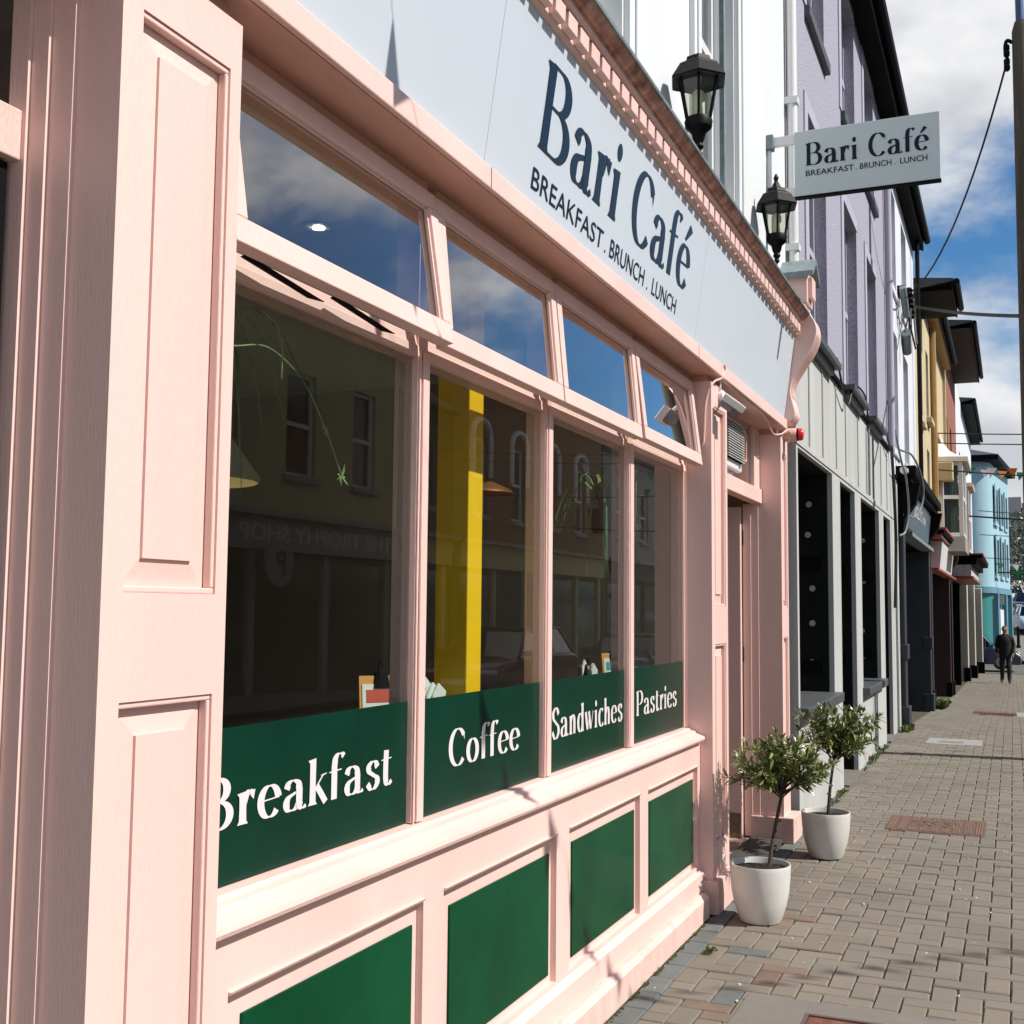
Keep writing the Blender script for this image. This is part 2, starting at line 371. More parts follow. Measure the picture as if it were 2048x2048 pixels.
def pilaster(x0, x1, yf, yb, z0, z1, panels, bl, br, base=None, mg=0.06):
    P = empty('pilaster', ((x0+x1)/2, yf, z0), CAFE)
    f = MB(); hol = [(x0+bl, x1-br, a, b) for a, b in panels]
    f.holed(x0, x1, z0, z1, hol, yf, yf+0.026)
    f.face((x0,yf,z0),(x0,yf,z1),(x0,yb,z1),(x0,yb,z0)); f.face((x1,yf,z1),(x1,yf,z0),(x1,yb,z0),(x1,yb,z1))
    f.face((x0,yf,z1),(x1,yf,z1),(x1,yb,z1),(x0,yb,z1))
    f.build('shaft', M['pink'], P)
    for a, b in panels:
        q = MB(); fielded(q, x0+bl, x1-br, a, b, yf+0.026, yf+0.011, min(mg, (x1-x0-bl-br)*0.28)); q.build('panel', M['pink'], P)
        t = MB()                                               # thin bead round the sunk panel
        X0, X1, y0, y1 = x0+bl, x1-br, yf+0.004, yf+0.024
        t.box(X0, X1, y0, y1, b-0.012, b).box(X0, X1, y0, y1, a, a+0.012).box(X1-0.010, X1, y0, y1, a+0.012, b-0.012)
        t.build('bead', M['pink'], P, bevel=0.003)
    if base:
        b = MB().box(*base); b.build('base_block', M['pinkdirty'], P, bevel=0.004)
    return P
pilaster(1.581, 1.932, 1.450, 1.62, 0.16, 2.757, [(1.572, 2.648), (0.30, 1.377)], 0.054, 0.036, (1.565, 1.950, 1.415, 1.62, 0, 0.16))
pilaster(6.040, 6.412, 1.445, 1.66, 0.165, 2.765, [(1.572, 2.64), (0.33, 1.37)], 0.068, 0.05, (6.016, 6.432, 1.412, 1.66, 0, 0.168))
pilaster(8.062, 8.325, 1.445, 1.66, 0.165, 2.765, [(1.572, 2.64), (0.33, 1.37)], 0.055, 0.045, (8.03, 8.36, 1.375, 1.66, 0, 0.168))
# blocking above the pilasters, the shade of the strip put into their colour
for x0, x1 in ((1.60, 1.915), (6.06, 6.395), (8.08, 8.31)):
    part(MB().box(x0, x1, 1.475, 1.62, 2.758, 2.799), 'neck_block', 'pinkshade')

# stall riser: plinth, base board, rails, stiles, green panels
XL, XR = 1.932, 6.040
part(MB().prism([(1.447, 0), (1.62, 0), (1.62, 0.118), (1.472, 0.118), (1.449, 0.100)], 'x', XL, XR-0.075), 'plinth', 'pinkdirty')
part(MB().prism([(1.489, 0.119), (1.62, 0.119), (1.62, 0.226), (1.514, 0.226), (1.491, 0.205)], 'x', XL, XR), 'base_board', 'pink')
PX = [(2.060, 2.935), (3.060, 3.960), (4.090, 4.972), (5.098, 5.985)]
f = MB(); f.holed(XL, XR, 0.227, 0.866, [(a, b, 0.238, 0.752) for a, b in PX], 1.512, 1.534); part(f, 'riser_frame')
for i, (a, b) in enumerate(PX):
    p = part(MB().box(a-0.002, b+0.002, 1.5335, 1.56, 0.236, 0.754), 'riser_panel')
    part(MB().box(a+0.072, b-0.034, 1.5265, 1.5334, 0.268, 0.686), 'green_panel', 'greenpaint', parent=p, bevel=0.002)
    t = MB().prism([(1.503, 0.752), (1.533, 0.752), (1.533, 0.741), (1.520, 0.741), (1.507, 0.745)], 'x', a, b)
    part(t, 'panel_moulding', parent=p)
# window sill
part(MB().prism([(1.62, 0.868), (1.506, 0.868), (1.498, 0.874), (1.486, 0.876), (1.482, 0.886), (1.485, 0.897), (1.530, 0.912), (1.534, 0.922), (1.560, 0.927), (1.564, 0.935), (1.62, 0.939)], 'x', XL, XR-0.012), 'window_sill')
# jambs, mullions, transom rail
part(MB().box(XL+0.001, 2.028, 1.574, 1.66, 0.94, 2.80), 'jamb')
part(MB().box(XR-0.010, XR+0.02, 1.575, 1.66, 0.94, 2.80).box(XR-0.022, XR-0.0105, 1.59, 1.66, 0.94, 2.80), 'jamb')
MX = [(2.984, 3.043), (3.998, 4.058), (5.012, 5.080)]
for a, b in MX:
    mb = MB().box(a, b, 1.580, 1.66, 0.9395, 2.797).box(a+0.020, b, 1.572, 1.5795, 0.9395, 2.30).box(a+0.001, a+0.009, 1.574, 1.5795, 0.9395, 2.30)
    part(mb, 'mullion', bevel=0.0025)
GX = [(2.028, 2.984), (3.043, 3.998), (4.058, 5.012), (5.080, 6.018)]
for a, b in GX:
    part(MB().prism([(1.578, 2.281), (1.66, 2.281), (1.66, 2.345), (1.592, 2.345), (1.586, 2.318), (1.580, 2.312)], 'x', a, b), 'transom_rail')
    part(MB().box(a, b, 1.56, 1.66, 2.745, 2.7985), 'head_rail', 'pinkshade')
# panes with vinyl and words
words = ['Breakfast', 'Coffee', 'Sandwiches', 'Pastries']
WTX = [(2.06, 2.896), (3.249, 3.812), (4.118, 4.979), (5.191, 5.891)]
for (a, b), w, (t0, t1) in zip(GX, words, WTX):
    p = part(MB().box(a, b, 1.600, 1.606, 0.9385, 2.281), 'window_pane', 'glass')
    v = part(MB().box(a+0.001, b-0.001, 1.5975, 1.5995, 0.939, 1.281), 'vinyl_band', 'green', parent=p)
    put_text(w, 'lettering', M['whitevinyl'], p, (t0, 1.5972, 1.062), (1, 0, 0), (0, 0, 1), t1-t0, 0.113)
# top-hung hopper lights, open at the bottom
HX = [(1.955, 2.981, 8.5), (2.990, 3.953, 5.5), (3.966, 4.938, 5.5), (4.950, 5.978, 7.0)]
for a, b, ang in HX:
    H = empty('hopper_window', ((a+b)/2, 1.553, 2.752), CAFE)
    Mx = Matrix.Translation((0, 1.553, 2.752)) @ Matrix.Rotation(R(-ang), 4, 'X') @ Matrix.Translation((0, -1.553, -2.752))
    z0 = 2.752-0.452
    fr = MB().box(a, b, 1.531, 1.571, z0, z0+0.060).box(a, b, 1.531, 1.571, 2.704, 2.752)
    fr.box(a, a+0.047, 1.531, 1.571, z0+0.0602, 2.7038).box(b-0.047, b, 1.531, 1.571, z0+0.0602, 2.7038).xf(Mx)
    fr.build('sash_frame', M['pink'], H, bevel=0.003)
    bd = MB().box(a+0.047, b-0.047, 1.545, 1.549, 2.696, 2.7038).box(a+0.0471, a+0.055, 1.541, 1.549, z0+0.061, 2.695).box(b-0.055, b-0.0471, 1.541, 1.549, z0+0.061, 2.695).xf(Mx)
    bd.build('glazing_bead', M['pink'], H)
    MB().box(a+0.046, b-0.046, 1.552, 1.557, z0+0.059, 2.705).xf(Mx).build('pane', M['hopglass'], H)
# black stays of the first hopper
for x0, x1 in ((2.08, 2.36), (2.45, 2.72)):
    st = MB().prism([(x0, 2.318), (x0+0.02, 2.330), (x1, 2.305), (x1+0.06, 2.300), (x1-0.01, 2.293)], 'y', 1.545, 1.551)
    part(st, 'window_stay', 'black')
# soffit, strip, slanted fascia board
part(MB().box(1.20, 8.10, 1.424, 1.66, 2.7995, 2.815), 'soffit', 'pinkshade')
part(MB().box(1.20, 8.105, 1.405, 1.4238, 2.801, 2.868).box(1.20, 8.105, 1.424, 1.60, 2.816, 2.868), 'fascia_strip', 'pink', bevel=0.004)
for xj in (3.096, 5.622):
    part(MB().box(xj, xj+0.003, 1.4042, 1.4049, 2.803, 2.866), 'joint_gap', 'blackmatt')
KS = 0.14
fy = lambda z: 1.430-KS*(z-2.87)
xs = [1.20, 3.093, 5.62, 8.115]
for a, b in zip(xs, xs[1:]):
    part(MB().prism([(fy(2.869), 2.869), (1.62, 2.869), (1.62, 3.46), (fy(3.46), 3.46)], 'x', a+0.001, b-0.001), 'fascia_board', 'board')
uy = Vector((0, -KS, 1)).normalized()
zb = 3.068
FT = put_text('Bari Café', 'lettering', M['navy'], CAFE, (3.452, fy(zb)-0.001, zb), (1, 0, 0), uy, 1.905, 0.298)
def tagline(parent, O, ux, uy, width, height, bold=0.0):
    O = Vector(O); ux = Vector(ux)
    for wd, a, b in (('BREAKFAST', 0.0, .405), ('BRUNCH', .455, .712), ('LUNCH', .782, 1.0)):
        sans_text(wd, 'lettering', M['navy2'], parent, O+ux*(a*width), ux, uy, (b-a)*width, height, bold=bold)
    for a in (.425, .742):
        q = height*.085; P0 = O+ux*(a*width); n_ = ux.cross(Vector(uy))*0.0012
        MB().face(*[P0+n_+ux*(q*math.cos(R(t)))+Vector(uy)*(q+q*math.sin(R(t))) for t in range(0, 360, 45)]).build('full_stop', M['navy2'], parent)
tagline(CAFE, (3.445, fy(2.926)-0.001, 2.926), (1, 0, 0), uy, 1.780, 0.072)
# dentil band and cornice
part(MB().prism([(1.342, 3.452), (1.60, 3.452), (1.60, 3.53), (1.330, 3.53), (1.330, 3.462)], 'x', 1.20, 8.115), 'dentil_backing')
dm = MB().prism([(1.305, 3.466), (1.331, 3.463), (1.331, 3.524), (1.303, 3.524)], 'x', 0, 0.074)
x = 1.98; d0 = None
while x < 8.06:
    if d0 is None:
        d0 = part(MB().prism([(1.304, 3.468), (1.3295, 3.464), (1.3295, 3.5235), (1.302, 3.5235)], 'x', x, x+0.086), 'dentil', bevel=0.003)
    else:
        c = d0.copy(); COL.objects.link(c); c.location = d0.location + Vector((x-1.98, 0, 0))
    x += 0.1155
part(MB().prism([(1.60, 3.531), (1.300, 3.531), (1.292, 3.540), (1.290, 3.548), (1.60, 3.548)], 'x', 1.20, 8.10), 'bed_mould')
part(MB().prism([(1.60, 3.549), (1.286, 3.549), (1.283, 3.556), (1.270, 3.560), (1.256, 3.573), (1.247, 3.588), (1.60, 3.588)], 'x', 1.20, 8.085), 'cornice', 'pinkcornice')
part(MB().prism([(1.60, 3.589), (1.240, 3.589), (1.238, 3.600), (1.250, 3.607), (1.452, 3.690), (1.60, 3.690)], 'x', 1.20, 8.085), 'lead_flashing', 'slate')
# console bracket at the end of the fascia
C = empty('console_bracket', (8.2, 1.445, 2.75), CAFE)
prof = [(1.445, 2.842), (1.415, 2.845), (1.385, 2.858), (1.357, 2.895), (1.354, 2.93), (1.366, 2.98), (1.378, 3.03), (1.382, 3.09), (1.366, 3.15), (1.335, 3.205), (1.290, 3.275), (1.245, 3.345), (1.212, 3.42), (1.201, 3.49), (1.215, 3.555), (1.248, 3.61), (1.285, 3.69), (1.60, 3.69), (1.60, 2.842)]
ps = [(p.y, p.z) for p in catmull([(0, a, b) for a, b in prof[:17]], 4)] + prof[17:]
MB().prism(ps, 'x', 8.118, 8.32).build('scroll', M['pink'], C, smooth=True, bevel=0.004)
for k in range(4):                                          # reeding on the face of the scroll
    xx = 8.15+k*0.043
    pp = [p for p in ps if 3.02 < p[1] < 3.47]
    MB().tube([(xx, a-0.001, b) for a, b in pp], 0.008, 6).build('reed', M['pink'], C, smooth=True)
MB().box(8.12, 8.36, 1.262, 1.60, 3.691, 3.90).build('cap_block', M['pink'], C, bevel=0.004)
MB().box(8.17, 8.31, 1.232, 1.2618, 3.73, 3.88).build('raised_panel', M['pink'], C, bevel=0.006)
MB().prism([(8.07, 3.86), (8.24, 3.985), (8.41, 3.86), (8.41, 3.90), (8.24, 4.025), (8.07, 3.90)], 'y', 1.215, 1.60).build('cap_roof', M['slate'], C)
MB().prism([(8.122, 3.901), (8.358, 3.901), (8.24, 3.980)], 'y', 1.262, 1.60).build('cap_gable', M['pink'], C)

# white upper wall with two tall windows and moulded surrounds
WY = 1.452
UW = [(3.62, 4.515, 3.86, 5.75), (5.80, 6.67, 3.86, 5.75)]
mb = MB(); mb.holed(-3.0, 8.46, 3.60, 7.2, UW, WY, WY+0.17); mb.box(-3.0, 8.46, WY+0.30, WY+6, 2.87, 7.2)
part(mb, 'wall', 'whitewall')
for (a, b, c, d) in UW:
    s = MB().box(a-0.165, a-0.02, WY-0.03, WY-0.001, c-0.06, d+0.12).box(b+0.02, b+0.165, WY-0.03, WY-0.001, c-0.06, d+0.12).box(a-0.0195, b+0.0195, WY-0.03, WY-0.001, d+0.02, d+0.12)
    s.box(a-0.12, a-0.085, WY-0.042, WY-0.0305, c-0.06, d+0.1).box(b+0.085, b+0.12, WY-0.042, WY-0.0305, c-0.06, d+0.1)
    w = part(s, 'window_surround', 'whitewall', bevel=0.004)
    fr = MB().box(a, a+0.05, WY+0.12, WY+0.165, c, d).box(b-0.05, b, WY+0.12, WY+0.165, c, d).box(a+0.05, b-0.05, WY+0.12, WY+0.165, c, c+0.06).box(a+0.05, b-0.05, WY+0.12, WY+0.165, d-0.05, d).box(a+0.05, b-0.05, WY+0.115, WY+0.16, (c+d)/2-0.03, (c+d)/2+0.03)
    part(fr, 'sash_frame', 'whitegloss', parent=w)
    part(MB().box(a+0.049, b-0.049, WY+0.143, WY+0.148, c, d), 'pane', 'glass2', parent=w)
    part(MB().box(a, b, WY+0.26, WY+0.28, c, d), 'blind', 'ceil', parent=w)
part(MB().tube([(8.415, 1.40, 3.70), (8.415, 1.40, 7.2)], 0.036, 12), 'downpipe', 'whitegloss', smooth=True)
for zz in (4.15, 5.25, 6.4): part(MB().box(8.372, 8.458, 1.356, 1.45, zz, zz+0.05), 'pipe_bracket', 'whitegloss')
part(MB().box(6.30, 6.34, 1.425, 1.4515, 3.70, 5.6), 'cable_duct', 'slate')

# door recess between the two right pilasters
part(MB().box(6.42, 8.06, 1.575, 1.65, 2.285, 2.382), 'door_transom', bevel=0.004)
part(MB().box(8.046, 8.0605, 1.600, 1.650, 0.03, 2.284).box(8.036, 8.0605, 1.6505, 1.705, 0.03, 2.284), 'door_jamb', bevel=0.002)
part(MB().box(7.88, 8.061, 1.590, 1.65, 2.383, 2.80), 'door_jamb', bevel=0.003)
part(MB().box(6.413, 6.50, 1.60, 1.70, 0.03, 2.284), 'door_jamb', bevel=0.003)
D = part(MB().box(7.985, 8.030, 1.712, 2.60, 0.02, 2.262), 'door', bevel=0.003)
part(MB().box(7.977, 7.9845, 1.80, 2.50, 0.30, 1.02).box(7.977, 7.9845, 1.80, 2.50, 1.15, 2.12), 'door_panel', parent=D, bevel=0.006)
M['kick'] = paint('diamond_plate', (0.30, 0.23, 0.16), 0.45, 0.5, 25, 0.6, 70, metal=0.5)
part(MB().box(7.9805, 7.9845, 1.72, 2.58, 0.025, 0.185), 'kick_plate', 'kick', parent=D)
part(MB().tube([(7.985, 2.50, 1.05), (7.95, 2.50, 1.06), (7.95, 2.50, 1.20), (7.985, 2.50, 1.21)], 0.009, 8), 'door_handle', 'black', parent=D, smooth=True)
part(MB().box(6.08, 8.06, 1.662, 4.0, -0.02, 0.018).box(6.08, 8.06, 4.0, 4.05, 0, 2.8).box(8.062, 8.09, 1.66, 4.0, 0, 2.8).box(6.08, 8.06, 1.66, 4.0, 2.79, 2.80), 'hallway', paint('hall_plaster', (0.38, 0.27, 0.20), 0.8, 0.08, 2, 0))
part(MB().box(6.434, 8.028, 1.45, 1.66, 0.003, 0.03), 'threshold', paint('dark_step', (0.07, 0.06, 0.05), 0.8, 0.3, 8, 0))
for zz in (0.35, 1.2, 2.0): part(MB().tube([(8.034, 1.708, zz), (8.034, 1.708, zz+0.1)], 0.006, 8), 'hinge', 'black', parent=D)
part(MB().box(6.42, 7.90, 1.612, 1.618, 2.384, 2.797), 'transom_pane', 'glass2')
# left-hand doorway, cut by the edge of the picture
part(MB().box(1.5725, 1.5808, 1.553, 1.606, 0.05, 2.799).box(1.5640, 1.5725, 1.6065, 1.646, 0.05, 2.799).box(1.5560, 1.5640, 1.6465, 1.69, 0.05, 2.799), 'jamb_moulding')
part(MB().box(0.30, 1.556, 1.655, 1.72, 2.36, 2.455), 'door_transom', 'pinkdirty', bevel=0.003)
part(MB().box(0.30, 0.36, 1.655, 1.72, 0.05, 2.359), 'door_jamb')
part(MB().box(0.36, 1.555, 1.69, 1.695, 2.456, 2.80).box(0.36, 1.43, 1.70, 1.705, 0.1, 2.359), 'door_pane', 'glass2')
part(MB().box(1.43, 1.545, 1.675, 1.715, 0.05, 2.355), 'door_stile', 'blackmatt')
part(MB().box(1.428, 1.50, 1.671, 1.6749, 1.55, 1.62), 'hinge_plate', 'kick')
part(MB().box(0.0, 0.30, 1.447, 1.70, 0, 2.80), 'end_wall')
M['bouncetile'] = paint('bounce_step_tile', (0.55, 0.50, 0.43), 0.6, 0.1, 8, 0)
part(MB().box(0.301, 1.56, 1.43, 1.72, 0.002, 0.06), 'bounce_step', 'bouncetile')  # pale step added to bounce sunlight up onto the pilaster's side face
part(MB().box(-3.0, 0.0, 1.447, 1.70, 0, 3.60).box(0.0, 1.199, 1.424, 1.60, 2.8005, 3.60), 'side_wall', 'whitewall')
# ---------------------------------------------------------------- inside the café
part(MB().box(1.94, 6.03, 1.67, 6.0, -0.02, 0.02), 'room_floor', 'woodfloor')
part(MB().box(1.94, 6.03, 1.765, 6.0, 2.855, 2.869).box(1.94, 6.03, 1.665, 1.764, 2.80, 2.869), 'room_ceiling', 'ceil')
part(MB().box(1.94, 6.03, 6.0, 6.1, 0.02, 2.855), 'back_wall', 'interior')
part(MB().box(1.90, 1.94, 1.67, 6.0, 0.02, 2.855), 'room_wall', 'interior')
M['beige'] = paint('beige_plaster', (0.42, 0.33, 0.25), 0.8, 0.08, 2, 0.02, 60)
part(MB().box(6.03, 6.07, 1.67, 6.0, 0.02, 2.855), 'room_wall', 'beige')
part(MB().box(3.697, 3.815, 1.75, 1.878, 0.02, 2.854), 'yellow_post', 'yellow', bevel=0.004)
M['shadeprint'] = paint('abstract_print', (0.45, 0.42, 0.32), 0.7, 0.6, 6, 0)
M['oak'] = paint('oak_counter', (0.30, 0.17, 0.07), 0.45, 0.3, 8, 0.05, 60, stretch=(0.3, 3, 3))
part(MB().box(1.95, 6.02, 1.68, 2.05, 1.02, 1.055).box(1.95, 6.02, 1.70, 1.74, 0.02, 1.019), 'window_counter', 'oak')
# shelving at the back, dark stock on it
sh = thing('wall_shelves', 'dark shelves on the back wall seen through the first window', 'shelves', (3.2, 5.7, 0))
for zz in (0.9, 1.35, 1.8, 2.25): MB().box(2.2, 4.4, 5.66, 5.98, zz, zz+0.03).build('shelf', M['oak'], sh)
for xx in (2.2, 3.3, 4.37): MB().box(xx, xx+0.03, 5.64, 5.655, 0.02, 2.4).build('upright', M['blackmatt'], sh)
M['tin'] = paint('coffee_tin', (0.10, 0.10, 0.09), 0.4, 0.4, 20, 0)
# café tables, chairs and pictures deeper in the room
M['chairwood'] = paint('bentwood', (0.10, 0.05, 0.025), 0.45, 0.2, 8, 0)
def table(x, y, label):
    t = thing('cafe_table', label, 'table', (x, y, .02)); MB().lathe([(.33, .72), (.34, .735), (.33, .75)], (x, y, 0), 28).build('tabletop', M['oak'], t); MB().tube([(x, y, .04), (x, y, .72)], .03, 10).build('leg', M['black'], t); MB().lathe([(.22, .02), (.20, .035), (.04, .05)], (x, y, 0), 20).build('base', M['black'], t)
def chair(x, y, a, label):
    t = thing('cafe_chair', label, 'chair', (x, y, .02)); Mt = Matrix.Translation((x, y, .02)) @ Matrix.Rotation(a, 4, 'Z')
    MB().lathe([(.19, .43), (.20, .445), (.19, .46)], (0, 0, 0), 20).xf(Mt).build('seat', M['chairwood'], t)
    for sx in (-.13, .13):
        for sy in (-.13, .13): MB().tube([(sx, sy, .435), (sx*1.25, sy*1.25, 0)], .014, 6).xf(Mt).build('leg', M['chairwood'], t)
    MB().tube(catmull([(-.16, .15, .44), (-.19, .2, .8), (0, .22, .92), (.19, .2, .8), (.16, .15, .44)], 6), .014, 6).xf(Mt).build('backrest', M['chairwood'], t)
table(3.0, 3.9, 'round oak café table nearest the shelves'); table(4.7, 3.3, 'round oak café table behind the yellow post')
chair(2.5, 3.7, R(90), 'bentwood chair left of the table nearest the shelves'); chair(3.5, 4.2, R(-70), 'bentwood chair right of the table nearest the shelves')
chair(4.25, 3.1, R(100), 'bentwood chair left of the table behind the yellow post'); chair(5.15, 3.5, R(-80), 'bentwood chair right of the table behind the yellow post')
for k, (x, z, w, h, lb) in enumerate(((4.75, 1.7, .5, .6, 'square framed print on the café back wall, above its neighbour table'), (5.45, 1.65, .35, .7, 'tall narrow framed print on the café back wall by the corner'))):
    t = thing('framed_print', lb, 'picture', (x, 5.97, z)); MB().box(x-w/2, x+w/2, 5.965, 5.998, z, z+h).build('frame', M['oak'], t); MB().box(x-w/2+.03, x+w/2-.03, 5.960, 5.9645, z+.03, z+h-.03).build('print', M['shadeprint'], t)
# pendant lamp
pl = thing('pendant_lamp', 'cream cone pendant lamp hanging inside the first café window', 'lamp', (3.20, 2.6, 1.97))
M['shade'] = paint('cream_enamel', (0.26, 0.25, 0.14), 0.5, 0.05, 5, 0)
M['shadein'] = paint('lamp_inside', (0.75, 0.70, 0.45), 0.6, 0.05, 5, 0)
MB().lathe([(0.262, 0.0), (0.262, 0.02), (0.06, 0.30), (0.05, 0.36)], (3.20, 2.6, 1.97), 36, cap=False).build('lamp_shade', M['shade'], pl, smooth=True)
MB().lathe([(0.255, 0.002), (0.255, 0.02), (0.055, 0.295)], (3.20, 2.6, 1.97), 36, cap=False).build('shade_lining', M['shadein'], pl, smooth=True)
MB().tube([(3.20, 2.6, 2.32), (3.20, 2.6, 2.853)], 0.006, 6).build('cord', M['black'], pl)
M['bulb'] = plain('lit_bulb', (1, 0.85, 0.55), 0.4, emit=6)
MB().ell((3.20, 2.6, 2.07), 0.04, 0.04, 0.05).build('bulb', M['bulb'], pl, smooth=True)
p2 = thing('pendant_lamp', 'small lit copper pendant lamp seen behind the second café window', 'lamp', (4.63, 2.15, 2.05))
M['copper'] = paint('copper_shade', (0.40, 0.17, 0.07), 0.35, 0.2, 8, 0, metal=0.7)
MB().lathe([(0.16, 0.0), (0.15, 0.015), (0.03, 0.07)], (4.63, 2.15, 2.05), 28, cap=False).build('lamp_shade', M['copper'], p2, smooth=True)
MB().tube([(4.63, 2.15, 2.10), (4.63, 2.15, 2.853)], 0.005, 6).build('cord', M['black'], p2)
MB().ell((4.63, 2.15, 2.06), 0.02, 0.02, 0.025).build('bulb', M['bulb'], p2, smooth=True)
dl = thing('ceiling_downlight', 'small lit round downlight in the café ceiling', 'light', (3.33, 2.16, 2.85))
MB().lathe([(0.05, -0.004), (0.045, 0.004)], (3.33, 2.16, 2.849), 24).build('trim_ring', M['whitegloss'], dl)
M['spot'] = plain('lit_spot', (1, 0.86, 0.6), 0.4, emit=25)
MB().lathe([(0.02, -0.007), (0.018, -0.005)], (3.33, 2.16, 2.849), 20).build('bulb', M['spot'], dl)
# menu boards and napkins on the counter
M['ply'] = paint('birch_ply', (0.70, 0.33, 0.09), 0.5, 0.12, 12, 0, stretch=(1, 1, 5))
M['paper'] = paint('menu_paper', (0.78, 0.76, 0.72), 0.7, 0.05, 30, 0)
M['redink'] = plain('red_print', (0.55, 0.08, 0.05), 0.7)
M['greyink'] = plain('grey_print', (0.16, 0.16, 0.18), 0.7)
M['tealink'] = plain('teal_print', (0.06, 0.30, 0.32), 0.6)
def menu(x, y, z, rz, label, second, sc=0.86):
    t = thing('menu_board', label, 'menu', (x, y, z))
    b = MB().box(-0.085, 0.085, -0.006, 0.006, 0, 0.33); Mt = Matrix.Translation((x, y, z)) @ Matrix.Rotation(rz, 4, 'Z') @ Matrix.Rotation(R(-6), 4, 'X') @ Matrix.Diagonal((sc, sc, sc, 1))
    b.xf(Mt).build('clipboard', M['ply'], t)
    s_ = MB().box(-0.075, 0.075, -0.009, -0.0065, 0.005, 0.30).xf(Mt).build('menu_sheet', M['paper'], t)
    MB().box(-0.06, 0.06, -0.0105, -0.0094, 0.235, 0.28).xf(Mt).build('title_block', M[second], s_)
    g = MB()
    for k in range(14):
        g.box(-0.06, -0.01+0.012*((k*7) % 4), -0.0105, -0.0094, 0.02+k*0.0145, 0.026+k*0.0145); g.box(0.02, 0.045, -0.0105, -0.0094, 0.02+k*0.0145, 0.026+k*0.0145)
    g.xf(Mt).build('print_lines', M['greyink'], s_)
    c = MB().prism([(-0.03, 0.285), (0.03, 0.285), (0.022, 0.34), (-0.022, 0.34)], 'y', -0.014, 0.012)
    c.tube([(-0.012, -0.016, 0.33), (-0.016, -0.02, 0.37), (-0.006, -0.02, 0.385), (0.002, -0.018, 0.36)], 0.0022, 5).xf(Mt).build('bulldog_clip', M['black'], t)
menu(3.17, 1.78, 1.056, R(-38), 'wooden menu clipboard with red heading standing in the first café window', 'redink')
menu(5.40, 1.76, 1.056, R(-30), 'menu clipboard with teal printing standing in the third café window', 'tealink')
M['napkin'] = paint('paper_napkin', (0.72, 0.72, 0.68), 0.8, 0.1, 30, 0.2, 60)
def napkins(x, y, label):
    t = thing('napkin_holder', label, 'napkins', (x, y, 1.056))
    MB().box(x-0.05, x+0.05, y-0.035, y+0.035, 1.056, 1.19).build('holder', M['oak'], t)
    r_ = random.Random(int(x*100)); mb = MB()
    for k in range(6):
        a = r_.uniform(-.04, .02); yy = y-0.03+k*0.011; h = r_.uniform(.09, .14)
        mb.prism([(x-0.045+a, 1.19), (x+0.05+a, 1.19), (x+0.075+a, 1.19+h*.7), (x+0.02+a, 1.19+h), (x-0.02+a, 1.19+h*.6)], 'y', yy, yy+0.006)
    mb.build('folded_napkin', M['napkin'], t)
    for k in range(2): MB().tube([(x-0.09-0.03*k, y, 1.06), (x-0.075-0.03*k, y-0.02, 1.33-0.03*k)], 0.004, 6).build('fork', M['tin'], t)
napkins(5.12, 1.80, 'white napkins in a holder beside the teal menu board')
napkins(3.58, 1.84, 'white napkins and cutlery beside the yellow post')
# hanging spider plants
M['leaf'] = paint('spider_leaf', (0.10, 0.19, 0.045), 0.45, 0.5, 40, 0, col2=(0.22, 0.30, 0.10))
M['terracotta'] = paint('dark_hanging_pot', (0.05, 0.03, 0.025), 0.6, 0.2, 10, 0)
def spider(cx, cy, cz, n, label, runner, seed, size=1.0):
    t = thing('spider_plant', label, 'plant', (cx, cy, cz)); r_ = random.Random(seed)
    MB().lathe([(0.045, -0.11), (0.07, 0.0), (0.073, 0.005)], (cx, cy, cz), 16).build('hanging_pot', M['terracotta'], t, smooth=True)
    MB().tube([(cx, cy, cz), (cx, cy, 2.853)], 0.002, 5).build('cord', M['black'], t)
    mb = MB()
    for k in range(n):
        a = r_.uniform(0, 2*math.pi); l = r_.uniform(.14, .30)*size; up = r_.uniform(.06, .18)*size; w = r_.uniform(.005, .009); dr = r_.uniform(.05, .26)*size*(1.6 if r_.random() < .2 else 1)
        d = Vector((math.cos(a), math.sin(a), 0)); s_ = Vector((-d.y, d.x, 0)); prev = None
        for j in range(8):
            u = j/7; p = Vector((cx, cy, cz)) + d*(l*u) + Vector((0, 0, up*4*u*(1-u)*0.9 - dr*u*u*u)); ww = w*(1-u**3)*(.5+.5*min(1, 4*u))+.0006
            if p.y < 1.625: p.y = 1.625
            cur = (p-s_*ww, p+s_*ww)
            if prev: mb.face(prev[0], prev[1], cur[1], cur[0])
            prev = cur
    mb.build('leaves', M['leaf'], t)
    rr = MB()
    for path in runner:
        c_ = catmull(path, 6); rr.tube(c_, 0.0028, 5)
    rr.build('runner', M['leaf'], t)
    fl = MB()
    for path in runner:
        for tip, nn in ((Vector(path[-1]), 9), (Vector(path[-2]), 5)):
            for k in range(nn):
                a = 2*math.pi*k/nn; q = Vector((math.cos(a), 0.2*math.sin(3*a), math.sin(a)))
                s_ = q.cross(Vector((0, 1, 0))).normalized(); l = r_.uniform(.02, .05)*(0.5 if nn == 5 else 1)
                fl.face(tip-s_*.003, tip+s_*.003, tip+q*l*.6+s_*.003, tip+q*l, tip+q*l*.6-s_*.003)
    fl.build('plantlet', M['leaf'], t)
spider(2.36, 1.86, 2.24, 13, 'spider plant with a trailing flowered runner in the first café window', [[(2.45, 1.84, 2.22), (2.58, 1.82, 2.24), (2.72, 1.80, 2.17), (2.84, 1.80, 2.05), (2.93, 1.80, 1.93)]], 5, 1.1)
